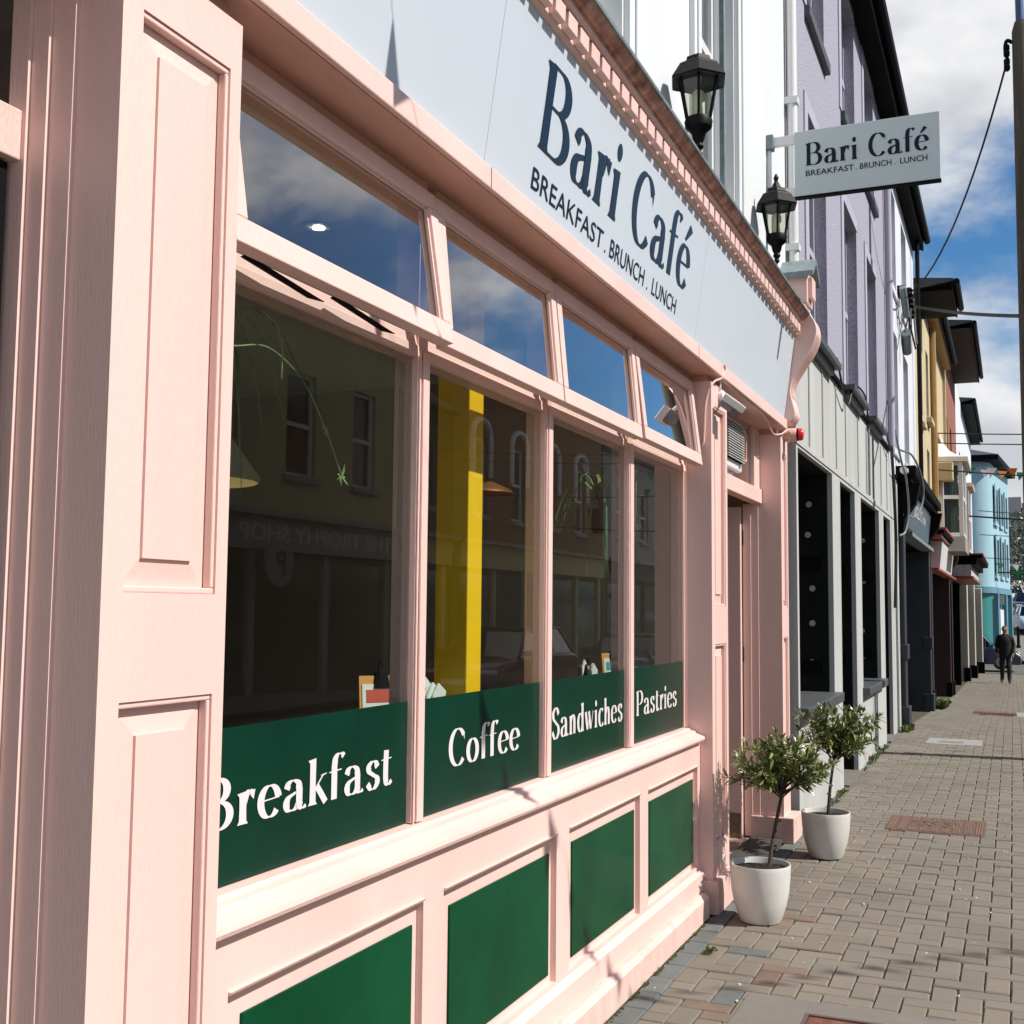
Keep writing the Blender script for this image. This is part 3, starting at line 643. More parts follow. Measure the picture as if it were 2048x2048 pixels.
spider(5.30, 1.80, 2.02, 30, 'bushy spider plant hanging between the third and fourth café windows', [[(5.5, 1.80, 2.1), (5.62, 1.79, 2.18), (5.74, 1.78, 2.12), (5.82, 1.78, 2.0)]], 11, 1.25)
gl_ = tag(MB().lathe([(0.018, 0), (0.02, .02), (0.006, .03), (0.004, .08), (0.018, .14), (0.022, .20)], (5.40, 1.78, 1.60), 14).build('glass_ornament', M['glass2'], None, smooth=True), 'thin glass ornament hanging below the bushy spider plant', 'ornament')

# ---------------------------------------------------------------- fixtures on the café front
M['lampglass'] = glass('lantern_glass', (0.78, 0.80, 0.72), 1.5)
M['frost'] = plain('frosted_lamp', (0.62, 0.62, 0.52), 0.6)
def lantern(x, y, zb, label, rot, finial):
    t = thing('wall_lantern', label, 'lantern', (x, y, zb), 'black lanterns above the café fascia')
    n = 6; c = (x, y, zb)
    MB().lathe([(0.006, -0.085), (0.02, -0.07), (0.012, -0.055), (0.024, -0.035), (0.018, -0.02), (0.028, 0.0), (0.034, 0.03), (0.062, 0.055), (0.066, 0.085), (0.060, 0.10)], c, 24).build('base_cup', M['black'], t, smooth=True)
    # six glazing bars between the cup and the roof
    for k in range(n):
        a = rot+2*math.pi*k/n
        MB().tube([(x+.060*math.cos(a), y+.060*math.sin(a), zb+.095), (x+.098*math.cos(a), y+.098*math.sin(a), zb+.295)], 0.0075, 4).build('glazing_bar', M['black'], t)
        b = a+2*math.pi/n
        MB().face((x+.058*math.cos(a), y+.058*math.sin(a), zb+.098), (x+.058*math.cos(b), y+.058*math.sin(b), zb+.098), (x+.095*math.cos(b), y+.095*math.sin(b), zb+.29), (x+.095*math.cos(a), y+.095*math.sin(a), zb+.29)).build('pane', M['lampglass'], t)
    MB().lathe([(0.098, .285), (0.138, .275), (0.142, .283), (0.103, .345), (0.100, .352), (0.066, .372), (0.060, .392), (0.034, .405)] + ([(0.022, .43), (0.012, .445), (0.018, .47), (0.006, .495)] if finial else []), c, n, rot=rot).build('roof', M['black'], t)
    MB().lathe([(0.03, .10), (0.03, .22), (0.02, .235)], c, 14).build('lamp_tube', M['frost'], t, smooth=True)
    MB().tube(catmull([(x, y, zb-0.06), (x, y+0.02, zb-0.12), (x, y+0.09, zb-0.11), (x, 1.452, zb-0.02)], 6), 0.011, 8).build('arm', M['black'], t, smooth=True)
    MB().lathe([(0.04, 0), (0.04, 0.012)], (0, 0, 0), 16).xf(Matrix.Translation((x, 1.451, zb-0.02)) @ Matrix.Rotation(R(90), 4, 'X')).build('back_plate', M['black'], t)
lantern(5.21, 1.300, 3.745, 'black six-sided wall lantern nearest the camera, above the café letters', R(15), False)
lantern(7.27, 1.315, 3.815, 'black six-sided wall lantern beneath the hanging café sign', R(15), True)

# projecting sign
S = thing('hanging_sign', 'pale grey projecting café sign on two white arms', 'sign', (7.7, 1.45, 4.28))
M['signgrey'] = paint('pale_sign_panel', (0.50, 0.56, 0.57), 0.4, 0.03, 3, 0.0)
SX = 7.70; y0, y1, z0, z1 = 1.266, 0.354, 4.292, 4.735
MB().box(SX-0.022, SX+0.022, y1, y0, z0, z1).build('panel', M['signgrey'], S, bevel=0.003)
MB().box(SX-0.025, SX+0.025, y1-0.002, y0+0.002, z0-0.012, z0-0.0005).build('bottom_trim', M['blackmatt'], S)
sw = y0-y1
put_text('Bari Café', 'lettering', M['navy2'], S, (SX-0.023, y0-0.080*sw, z0+0.455*(z1-z0)), (0, -1, 0), (0, 0, 1), 0.845*sw, 0.345*(z1-z0))
tagline(S, (SX-0.023, y0-0.080*sw, z0+0.292*(z1-z0)), (0, -1, 0), (0, 0, 1), 0.835*sw, 0.088*(z1-z0), bold=0.006)
for zz in (z1-0.075, z0+0.005):
    MB().box(SX-0.018, SX+0.018, y0+0.0005, 1.435, zz, zz+0.062).build('arm', M['whitegloss'], S, bevel=0.003)
    MB().box(SX-0.035, SX+0.035, 1.405, 1.4515, zz-0.02, zz+0.08).build('wall_plate', M['slate'], S, bevel=0.004)
MB().box(SX-0.012, SX+0.012, 1.424, 1.447, z0+0.085, z1-0.096).build('upright', M['whitegloss'], S)

# floodlight on the pilaster
Fl = thing('flood_light', 'small white floodlight on the pilaster beside the café door', 'light', (6.2, 1.4, 2.62))
MB().lathe([(0.035, 0), (0.035, 0.022), (0.02, 0.03)], (0, 0, 0), 18).xf(Matrix.Translation((6.235, 1.444, 2.71)) @ Matrix.Rotation(R(90), 4, 'X')).build('mount_plate', M['whitegloss'], Fl, smooth=True)
FM = Matrix.Translation((6.16, 1.350, 2.655)) @ Matrix.Rotation(R(38), 4, 'X')
MB().box(-0.085, 0.085, -0.048, 0.048, -0.018, 0.022).xf(FM).build('housing', M['whitegloss'], Fl, bevel=0.006)
MB().box(-0.062, 0.062, -0.03, 0.05, -0.052, -0.0185).xf(FM).build('heat_sink', M['slate'], Fl, bevel=0.004)
MB().tube([(6.235, 1.42, 2.71), (6.20, 1.40, 2.69), (6.17, 1.37, 2.665)], 0.012, 8).build('bracket_arm', M['whitegloss'], Fl)
MB().tube(catmull([(6.225, 1.438, 2.72), (6.215, 1.436, 2.76), (6.222, 1.434, 2.80)], 5), 0.005, 6).build('flex', M['whitegloss'], Fl)
# louvred vent unit over the door
V = thing('vent_unit', 'white louvred air vent unit above the café door', 'vent', (7.2, 1.58, 2.42))
MB().box(6.90, 7.395, 1.572, 1.611, 2.425, 2.735).build('casing', M['whitegloss'], V, bevel=0.008)
MB().box(6.915, 7.380, 1.566, 1.5715, 2.478, 2.722).build('grille_back', M['blackmatt'], V)
for k in range(15): MB().prism([(1.548, 2.482+k*0.016), (1.5655, 2.488+k*0.016), (1.5655, 2.4915+k*0.016), (1.548, 2.4855+k*0.016)], 'x', 6.917, 7.378).build('slat', M['whitegloss'], V)
MB().box(7.30, 7.345, 1.570, 1.5715, 2.445, 2.455).build('badge', M['greyink'], V)
# alarm box
A = thing('alarm_box', 'pink-painted alarm box with red lamp under the console bracket', 'alarm', (8.23, 1.4, 2.6))
M['redlens'] = plain('red_lens', (0.62, 0.012, 0.008), 0.25)
MB().lathe([(0.047, 0), (0.047, 0.085), (0.043, 0.09)], (0, 0, 0), 24).xf(Matrix.Translation((8.2, 1.444, 2.776)) @ Matrix.Rotation(R(90), 4, 'X')).build('housing', M['pinkshade'], A, smooth=True)
MB().lathe([(0.044, 0), (0.044, 0.012)], (0, 0, 0), 24).xf(Matrix.Translation((8.2, 1.3535, 2.776)) @ Matrix.Rotation(R(90), 4, 'X')).build('collar', M['black'], A)
MB().lathe([(0.043, 0), (0.043, 0.018), (0.035, 0.028), (0.015, 0.032)], (0, 0, 0), 24).xf(Matrix.Translation((8.2, 1.3412, 2.776)) @ Matrix.Rotation(R(90), 4, 'X')).build('lamp_lens', M['redlens'], A, smooth=True)
# loose cables
def cable(name, pts, r, mat, label, cat='cable', group=None, n=7):
    return tag(MB().tube(catmull(pts, n), r, 6).build(name, M[mat], None, smooth=True), label, cat, group)
cable('loose_cable', [(6.16, 1.40, 2.875), (6.19, 1.402, 2.85), (6.15, 1.41, 2.80), (6.06, 1.44, 2.755), (6.036, 1.47, 2.66), (6.034, 1.48, 2.52), (6.034, 1.485, 2.44), (6.034, 1.50, 2.415), (6.034, 1.52, 2.43), (6.034, 1.52, 2.50)], 0.006, 'pink', 'pink painted cable looping down beside the last hopper window')
cable('loose_cable', [(6.24, 1.42, 2.798), (6.8, 1.425, 2.795), (7.4, 1.43, 2.793), (7.86, 1.46, 2.745), (8.03, 1.435, 2.76), (8.12, 1.405, 2.80), (8.16, 1.395, 2.78), (8.16, 1.40, 2.735), (8.19, 1.41, 2.72)], 0.0055, 'pink', 'thin pink cable strung along the soffit to the alarm box')
cable('loose_cable', [(7.42, 1.57, 2.70), (7.47, 1.565, 2.70), (7.49, 1.565, 2.64), (7.49, 1.565, 2.53), (7.46, 1.565, 2.505), (7.43, 1.57, 2.53)], 0.006, 'pinkshade', 'dangling lead at the side of the louvred vent unit')
# ---------------------------------------------------------------- ground
GP = [(-60, 0), (17, 0), (22.5, -.19), (31, -.46), (40, -.60), (50, -.80), (57, -.66), (70, .70), (100, 3.0), (160, 8), (420, 24)]
def gz(x):
    for (a, za), (b, zb_) in zip(GP, GP[1:]):
        if x <= b: return za+(zb_-za)*max(0, (x-a))/(b-a)
    return GP[-1][1]
def strip(name, mat, xs, y0, y1, dz, kind='structure'):
    mb = MB()
    for a, b in zip(xs, xs[1:]): mb.face((a, y0, gz(a)+dz), (b, y0, gz(b)+dz), (b, y1, gz(b)+dz), (a, y1, gz(a)+dz))
    o = mb.build(name, M[mat], None, origin=(0, 0, 0)); return tag(o, kind=kind)
M['earth'] = paint('ground_earth', (0.12, 0.11, 0.09), 0.9, 0.3, 1, 0)
M['asphalt'] = paint('asphalt', (0.125, 0.122, 0.117), 0.85, 0.25, 3, 0.4, 160)
M['sand'] = paint('joint_sand', (0.095, 0.078, 0.056), 0.95, 0.5, 9, 0.4, 140, col2=(0.035, 0.045, 0.016))
M['paver'] = paint('paving_brick', (0.196, 0.170, 0.135), 0.9, 0.16, 1.7, 0.4, 230, speck=0.5, speckcol=(0.26, 0.235, 0.20), isl=0.07, col2=(0.162, 0.144, 0.117), spec=0.3)
M['paverg'] = paint('grey_paving_brick', (0.140, 0.146, 0.140), 0.9, 0.2, 8, 0.4, 230, speck=0.3, speckcol=(0.25, 0.25, 0.24), isl=0.10, spec=0.3)
M['paverr'] = paint('rusty_paving_brick', (0.195, 0.140, 0.105), 0.9, 0.25, 9, 0.4, 230, speck=0.5, speckcol=(0.30, 0.26, 0.22), isl=0.08, spec=0.3)
M['concrete'] = paint('concrete', (0.178, 0.162, 0.138), 0.9, 0.15, 6, 0.4, 260, speck=0.35, speckcol=(0.30, 0.28, 0.25))
M['kerb'] = paint('kerb_stone', (0.30, 0.29, 0.27), 0.8, 0.2, 7, 0.3, 120)
gxs = [g[0] for g in GP]
strip('ground', 'earth', gxs, -400, 400, -0.16)
strip('road', 'asphalt', gxs[:-1], -7.0, -1.75, -0.12)
tag(MB().box(50.6, 57.5, -1.74, 60, gz(54)-0.5, gz(52)-0.1).build('side_road', M['asphalt'], None), kind='structure')
PV = strip('pavement', 'sand', [-8, 17, 22.5, 31, 40, 50], -1.62, 1.66, -0.012)
strip('far_pavement', 'concrete', [57.6, 70, 100, 160], -1.62, 1.66, 0.0)
strip('opposite_pavement', 'concrete', gxs[:-1], -9.2, -7.0, 0.0)
kx = -8.0; k0 = None
while kx < 50:
    kb = MB().box(kx, kx+0.895, -1.75, -1.625, gz(kx)-0.14, gz(kx)+0.002)
    kb.build('kerbstone', M['kerb'], PV, bevel=0.008); kx += 0.9

def proj(x, y, z):
    v = Vector((x, y, z))-Vector((0, 0, 1.55)); d = v.dot(cf)
    if d < 0.2: return None
    return (1024+2333.45*v.dot(cr)/d, 1024-2333.45*v.dot(cu)/d, d)
# covers set into the paving: (x0, x1, y0, y1)
HOLES = [(3.2, 4.87, 0.10, 1.02), (8.84, 9.51, 0.205, 0.89), (14.79, 15.46, 0.36, 1.0), (20.85, 22.05, -0.45, 0.68)]
def inhole(x, y): return any(a+0.09 < x < b-0.09 and c+0.09 < y < d-0.09 for a, b, c, d in HOLES)
halves = []
bricks = []                                   # (cx, cy, along_x, mat)
rb = random.Random(21)
U = 0.1
for i in range(-40, 480):
    for j in range(-16, 14):
        kq = (i-j) % 4
        if kq == 0: bx, by, ax = (i+1)*U, (j+.5)*U, True
        elif kq == 3 and j == 13:
            halves.append(((i+.5)*U, (j+.5)*U-0.055)); continue
        elif kq == 3: bx, by, ax = (i+.5)*U, (j+1)*U, False
        else: continue
        by -= 0.055
        if by > 1.30 or by < -1.57 or inhole(bx, by): continue
        mt = 'paver'
        q = rb.random()
        if bx < 6.2 and by > 0.9: mt = 'paverr' if q < .26 else ('paverg' if q < .33 else 'paver')
        elif q < .006: mt = 'paverg'
        elif q < .012: mt = 'paverr'
        bricks.append((bx, by, ax, mt))
xb = -3.98
while xb < 16.2:
    if not (6.40 < xb < 6.44): bricks.append((xb, 1.3945, True, 'paverg'))
    xb += 0.2
def brick_mb(mb, cx, cy, ax, z, rz, tilt, lx=0.1, ly=0.05):
    hx, hy = (lx-0.0022, ly-0.0022) if ax else (ly-0.0022, lx-0.0022)
    c, s = math.cos(rz), math.sin(rz); i = len(mb.v)
    for (sx, sy, dz) in ((1, 1, -0.03), (1, 1, -0.006), (0.94 if ax else 0.89, 0.89 if ax else 0.94, 0)):
        for (a, b) in ((-1, -1), (1, -1), (1, 1), (-1, 1)):
            x, y = a*hx*sx, b*hy*sy
            mb.v.append((cx+x*c-y*s, cy+x*s+y*c, z+dz+tilt*x))
    for k in range(2):
        for q in range(4): mb.f.append((i+k*4+q, i+k*4+(q+1) % 4, i+k*4+4+(q+1) % 4, i+k*4+4+q)); mb.mi.append(mb.cur)
    mb.f.append((i+8, i+9, i+10, i+11)); mb.mi.append(mb.cur)
size = []
for b in bricks:
    p = proj(b[0], b[1], gz(b[0]))
    vis = p is not None and -20 < p[0] < 2068 and p[1] < 2068
    size.append((-(1/p[2]**2) if vis else 0, b))
size.sort(key=lambda t: t[0])
shared = {}
for ax in (True, False):
    for mt in ('paver', 'paverg', 'paverr'):
        mb = MB(); brick_mb(mb, 0, 0, ax, 0, 0, 0); me = mb.mesh('paving_brick'); me.materials.append(M[mt]); shared[(ax, mt)] = me
rest = {m_: MB() for m_ in ('paver', 'paverg', 'paverr')}
for n_, (s_, b) in enumerate(size):
    z = gz(b[0]) + rb.uniform(-0.0035, 0.0035); rz = rb.uniform(-0.02, 0.02)
    if n_ < 300 and s_ < 0:
        o = bpy.data.objects.new('brick', shared[(b[2], b[3])]); COL.objects.link(o); o.location = (b[0], b[1], z); o.rotation_euler = (rb.uniform(-.01, .01), rb.uniform(-.01, .01), rz); o.parent = PV
    else:
        brick_mb(rest[b[3]], b[0], b[1], b[2], z, rz, rb.uniform(-.01, .01))
for hx_, hy_ in halves:
    if not inhole(hx_, hy_): brick_mb(rest['paver'], hx_, hy_, True, gz(hx_)+rb.uniform(-.002, .002), 0, 0, lx=.05, ly=.05)
for m_, mb in rest.items():
    o = mb.build('bricks', M[m_], PV, origin=(0, 0, 0)); o['kind'] = 'stuff'
# near utility cover in its concrete bed
U1 = thing('utility_cover', 'rusty red utility cover in a concrete bed at the bottom edge', 'cover', (4.3, 0.5, 0))
M['rust'] = paint('rusty_iron', (0.20, 0.075, 0.045), 0.7, 0.5, 15, 0.4, 90)
M['rustline'] = paint('rusty_rib', (0.24, 0.14, 0.075), 0.65, 0.35, 20, 0.2, 90)
M['iron'] = paint('dark_iron', (0.10, 0.075, 0.065), 0.6, 0.4, 18, 0.3, 90, col2=(0.13, 0.06, 0.045))
MB().box(3.2, 4.87, 0.77, 1.02, -0.05, 0.004).box(4.72, 4.87, 0.10, 0.7695, -0.05, 0.004).build('concrete_bed', M['concrete'], U1)
MB().box(3.6, 4.70, 0.12, 0.755, -0.05, 0.001).build('lid', M['rust'], U1, bevel=0.004)
MB().box(3.6, 4.719, 0.756, 0.769, -0.05, 0.006).box(4.701, 4.719, 0.12, 0.755, -0.05, 0.006).build('rim', M['iron'], U1)
# striped access cover
U2 = thing('access_cover', 'brown striped cast-iron access cover behind the potted trees', 'cover', (9.17, 0.55, 0))
MB().box(8.85, 9.50, 0.212, 0.882, -0.05, 0.005).build('frame', M['iron'], U2, bevel=0.006)
yy = 0.235; k = 0
while yy < 0.865:
    for q in range(3):
        y_ = yy+q*0.0165
        if y_ > 0.87: break
        if 0.40 < y_ < 0.72:
            MB().box(8.875, 9.06, y_, y_+0.0075, 0.004, 0.0095).build('rib', M['rustline'], U2); MB().box(9.28, 9.475, y_, y_+0.0075, 0.004, 0.0095).build('rib', M['rustline'], U2)
        else: MB().box(8.875, 9.475, y_, y_+0.0075, 0.004, 0.0095).build('rib', M['rustline'], U2)
    yy += 0.074; k += 1
rc = random.Random(4)
for q in range(16):
    a = rc.uniform(-1, 1); px_, py_ = rc.uniform(9.09, 9.25), 0.41+q*0.0195
    mb = MB().box(-0.03, 0.03, -0.004, 0.004, 0.004, 0.0092).xf(Matrix.Translation((px_, py_, 0)) @ Matrix.Rotation(a, 4, 'Z')); mb.build('rib', M['rustline'], U2)
U3 = thing('inspection_cover', 'pale concrete inspection cover flush with the paving further down the street', 'cover', (15.1, 0.7, 0))
MB().box(14.80, 15.45, 0.37, 0.99, -0.05, 0.005).build('slab', M['kerb'], U3, bevel=0.006)
MB().box(14.98, 15.12, 0.58, 0.84, 0.0052, 0.009).build('lid', M['slate'], U3)
U4 = thing('drain_grate', 'long iron drain grate set in pale stone, far along the pavement', 'cover', (21.4, 0.3, gz(21.4)))
za = gz(21.45)
MB().box(20.86, 20.98, -0.44, 0.67, za-0.06, za+0.012).box(21.0, 22.04, -0.44, -0.02, za-0.06, za+0.004).build('stone_edge', M['kerb'], U4)
for q in range(22): MB().box(21.02, 22.0, -0.005+q*0.0305, 0.010+q*0.0305, za-0.03, za+0.012).build('bar', M['rust'], U4)
MB().box(21.0, 22.04, -0.02, 0.67, za-0.06, za-0.02).build('pit', M['blackmatt'], U4)
# weeds and grit along the wall foot
M['weed'] = paint('weed_leaf', (0.10, 0.17, 0.03), 0.7, 0.5, 30, 0, col2=(0.16, 0.16, 0.05))
mb = MB(); rw = random.Random(9)
spots = [(9.7+rw.random()*1.2, 1.37, .015+.04*rw.random()**2) for _ in range(14)] + [(11.9+rw.random()*3, 1.37, .015+.05*rw.random()**3) for _ in range(34)] + [(16.0+rw.random()*.6, 1.30, .08) for _ in range(22)] + [(22.6+rw.random()*.5, 1.25, .16) for _ in range(24)] + [(5.35, 1.30, .03)]*3 + [(3.5+rw.random()*2.4, 1.43, .012) for _ in range(70)] + [(7.5+rw.random()*6, rw.uniform(-.3, 1.2), .008) for _ in range(60)]
for (x, y, s_) in spots:
    for k in range(9):
        a = rw.uniform(0, 6.28); h = s_*rw.uniform(.4, 1.1); l = s_*rw.uniform(.3, 1); w = s_*.16
        d = Vector((math.cos(a), math.sin(a), 0)); t_ = Vector((-d.y, d.x, 0)); B_ = Vector((x+rw.uniform(-1, 1)*s_*.7, min(y+rw.uniform(-1, 1)*s_*.5, 1.44), gz(x)))
        mb.face(B_-t_*w*.3, B_+t_*w*.3, B_+d*l*.6+t_*w+Vector((0, 0, h)), B_+d*l+Vector((0, 0, h*.8)), B_+d*l*.6-t_*w+Vector((0, 0, h)))
tag(mb.build('weeds', M['weed'], None, origin=(0, 0, 0)), 'small green weeds along the foot of the walls and in the joints', 'weeds', kind='stuff')
gr = MB(); M['grit'] = paint('litter_grit', (0.55, 0.52, 0.47), 0.9, 0.2, 20, 0)
for k in range(70):
    x, y = rw.uniform(4.4, 12), rw.uniform(-.2, 1.42); s_ = rw.uniform(.003, .008); a = rw.uniform(0, 3)
    gr.lathe([(s_, 0), (s_*.8, s_*.6)], (x, y, gz(x)+.001), 5, rot=a, sx=1.6)
tag(gr.build('grit', M['grit'], None, origin=(0, 0, 0)), 'pale specks of grit and litter scattered on the paving', 'litter', kind='stuff')
# ---------------------------------------------------------------- the row of houses beyond the café
M['lilac'] = paint('lilac_pebbledash', (0.385, 0.37, 0.445), 0.9, 0.30, 45, 1.0, 60, col2=(0.26, 0.25, 0.305))
M['lilacsm'] = paint('lilac_smooth', (0.40, 0.385, 0.46), 0.7, 0.06, 3, 0.05, 60)
M['greyrender'] = paint('grey_cement_render', (0.45, 0.455, 0.44), 0.85, 0.18, 2.2, 0.15, 90, speck=0.10, speckcol=(0.60, 0.60, 0.57), stretch=(1, 1, 0.16), speckscale=60)
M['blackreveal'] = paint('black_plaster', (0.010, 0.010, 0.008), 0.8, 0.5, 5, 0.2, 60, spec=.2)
M['dab'] = plain('plaster_dab', (0.42, 0.40, 0.35), 0.9)
M['stone_dark'] = paint('dark_stone_sill', (0.075, 0.08, 0.085), 0.5, 0.3, 10, 0.1, 60)
M['white2'] = paint('cool_white_wall', (0.64, 0.65, 0.69), 0.7, 0.04, 2, 0.05, 80)
M['cream1'] = paint('pale_yellow_wall', (0.54, 0.45, 0.27), 0.8, 0.08, 2, 0.15, 90)
M['cream2'] = paint('ochre_wall', (0.54, 0.44, 0.26), 0.8, 0.10, 2, 0.15, 90)
M['brick'] = paint('red_brick_wall', (0.30, 0.11, 0.07), 0.85, 0.3, 12, 0.2, 60)
M['bluegrey'] = paint('blue_grey_paint', (0.025, 0.031, 0.042), 0.45, 0.15, 4, 0)
M['signblue'] = paint('slate_blue_sign', (0.085, 0.12, 0.155), 0.4, 0.1, 3, 0)
M['oxblood'] = paint('oxblood_paint', (0.028, 0.004, 0.003), 0.4, 0.3, 6, 0)
M['redtrim'] = paint('brick_red_trim', (0.34, 0.06, 0.035), 0.45, 0.2, 8, 0)
M['roofslate'] = paint('roof_slate', (0.055, 0.06, 0.07), 0.6, 0.3, 10, 0.2, 40)
M['tansoffit'] = paint('tan_soffit', (0.34, 0.20, 0.07), 0.7, 0.15, 5, 0)
M['olive'] = paint('olive_soffit', (0.03, 0.028, 0.018), 0.8, 0.3, 4, 0)
M['curtain'] = paint('curtain', (0.30, 0.38, 0.35), 0.9, 0.55, 3, 0.3, 12, stretch=(9, 9, 0.15))
M['cream3'] = paint('cream_pilaster', (0.52, 0.47, 0.37), 0.6, 0.06, 4, 0)

def window(parent, x0, x1, z0, z1, y, frame='whitegloss', sill=None, sillmat='stone_dark', arch=False):
    w = MB().box(x0, x0+.05, y, y+.05, z0, z1).box(x1-.05, x1, y, y+.05, z0, z1).box(x0+.05, x1-.05, y, y+.05, z0, z0+.06).box(x0+.05, x1-.05, y, y+.05, z1-.06, z1).box(x0+.05, x1-.05, y-.01, y+.045, (z0+z1)/2-.03, (z0+z1)/2+.03)
    w = w.build('window', M[frame], parent)
    MB().box(x0+.045, x1-.045, y+.02, y+.026, z0, z1).build('pane', M['glass2'], w)
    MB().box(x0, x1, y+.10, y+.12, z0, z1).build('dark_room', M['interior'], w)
    if sill: MB().box(x0-.06, x1+.06, sill, y+.05, z0-.10, z0-.002).build('sill', M[sillmat], w, bevel=.008)
    return w
def body(parent, x0, x1, z0, z1, holes, mat, yf=1.40, rd=.13, name='wall'):
    mb = MB().holed(x0, x1, z0, z1, holes, yf, yf+rd)
    mb.face((x0, yf, z0), (x0, yf, z1), (x0, yf+6, z1), (x0, yf+6, z0)); mb.face((x1, yf, z1), (x1, yf, z0), (x1, yf+6, z0), (x1, yf+6, z1))
    mb.face((x0, yf+6, z0), (x1, yf+6, z0), (x1, yf+6, z1), (x0, yf+6, z1)); mb.face((x0, yf, z1), (x1, yf, z1), (x1, yf+6, z1), (x0, yf+6, z1))
    return mb.build(name, M[mat], parent)
def eave(parent, x0, x1, yo, yw, z, soffit, h=.16, rise=.55):
    MB().box(x0, x1, yo+.02, yw+.3, z, z+.02).build('soffit', M[soffit], parent)
    MB().box(x0, x1, yo-.01, yo+.019, z-.02, z+h).build('eave_board', M['blackmatt'], parent)
    MB().tube([(x0, yo-.07, z+h-.02), (x1, yo-.07, z+h-.02)], .055, 8).build('gutter', M['black'], parent, smooth=True)
    MB().prism([(yo-.03, z+h), (yo-.03, z+h+.04), (yw+3.0, z+rise+.04), (yw+6, z+.3), (yw+6, z+.02), (yw+.3, z+.0205)], 'x', x0, x1).build('roof', M['roofslate'], parent)

# lilac house over a grey rendered ground floor
LI = thing('lilac_house', 'lilac pebble-dashed house above a bare grey rendered ground floor', 'house', (12, 1.4, 0))
cols = [(9.08, 10.085), (11.20, 12.26), (13.10, 14.11)]
body(LI, 8.47, 15.45, 3.60, 7.85, [(a, b, z0, z1) for a, b in cols for z0, z1 in ((3.66, 5.46), (6.32, 7.70))], 'lilac')
for a, b in cols:
    for z0, z1 in ((3.66, 5.46), (6.32, 7.70)):
        window(LI, a, b, z0, z1, 1.50, 'lilacsm', 1.352, 'stone_dark')
        MB().box(a-.16, a-.004, 1.388, 1.3995, z0, z1+.12).box(a-.0035, b+.0, 1.388, 1.3995, z1+.004, z1+.12).build('window_band', M['lilacsm'], LI)
eave(LI, 8.47, 15.45, 1.20, 1.40, 7.80, 'blackmatt')
MB().tube([(15.2, 1.345, 3.62), (15.2, 1.345, 7.75)], .045, 10).build('downpipe', M['lilacsm'], LI, smooth=True)
MB().box(8.47, 15.45, 1.372, 1.3995, 3.585, 3.612).build('flashing_strip', M['blackmatt'], LI)
for a, b in cols:
    MB().box(a-.1, b+.12, 1.30, 1.395, 3.615, 3.66).build('sill_tray', M['stone_dark'], LI)
op = [(8.54, 10.30, .86, 2.735), (10.80, 11.87, 0.0, 2.722), (12.37, 14.14, .78, 2.718), (14.65, 15.50, -.02, 2.708)]
body(LI, 8.47, 16.05, -.05, 3.585, op, 'greyrender', 1.408, .5, 'ground_floor')
for x in (9.05, 9.75, 10.55, 11.2, 12.15, 12.9, 13.6, 14.4, 15.1):
    MB().box(x, x+.05, 1.4015, 1.4075, 2.80, 3.52).build('render_joint', M['kerb'], LI)
MB().box(8.47, 16.05, 1.3995, 1.4075, 2.757, 2.80).build('render_band', M['greyrender'], LI)
MB().tube([(13.25, 1.385, .05), (13.25, 1.385, .75)], .012, 6).build('conduit', M['slate'], LI)
MB().tube([(13.05, 1.39, 2.8), (13.05, 1.39, 3.58)], .012, 6).build('conduit', M['slate'], LI)
rd_ = random.Random(8)
for i, (a, b, c, d) in enumerate(op):
    c = max(c, 0)
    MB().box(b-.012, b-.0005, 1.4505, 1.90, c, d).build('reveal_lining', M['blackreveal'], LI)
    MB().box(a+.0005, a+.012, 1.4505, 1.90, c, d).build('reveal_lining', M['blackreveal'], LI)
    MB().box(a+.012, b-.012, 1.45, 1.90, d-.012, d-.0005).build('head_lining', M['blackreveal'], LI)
    MB().box(a, b, 2.02, 2.04, c, d).build('back_panel', M['interior'], LI)
    for zz in (1.02, 1.9):
        MB().box(b-.026, b-.0125, 1.50, 1.86, zz, zz+.11).build('timber_batten', M['blackmatt'], LI)
    zz = c+.25
    while zz < d-.25:
        MB().lathe([(.028, 0), (.022, .006)], (0, 0, 0), 8).xf(Matrix.Translation((b-.0125, rd_.uniform(1.58, 1.64), zz)) @ Matrix.Rotation(R(-90), 4, 'Y')).build('plaster_dab', M['dab'], LI); zz += rd_.uniform(.20, .34)
    if c > .3:
        MB().box(a-.06, b+.05, 1.335, 1.98, c-.075, c+.004).build('stone_sill', M['stone_dark'], LI, bevel=.008)
        fw = MB().box(a+.05, a+.12, 1.93, 1.98, c+.005, d-.02).box(b-.12, b-.05, 1.93, 1.98, c+.005, d-.02).box(a+.12, b-.12, 1.93, 1.98, 2.0, 2.06).box(a+.12, b-.12, 1.93, 1.98, c+.005, c+.07)
        fw = fw.build('window', M['bluegrey'], LI); MB().box(a+.1, b-.1, 1.95, 1.956, c+.05, d-.02).build('pane', M['glass2'], fw)
    else:
        MB().box(a+.03, b-.03, 1.93, 1.98, .02, 2.1).build('door', M['blackmatt'], LI, bevel=.004); MB().box(a, b, 1.36, 1.98, .003, .02).build('threshold', M['concrete'], LI)

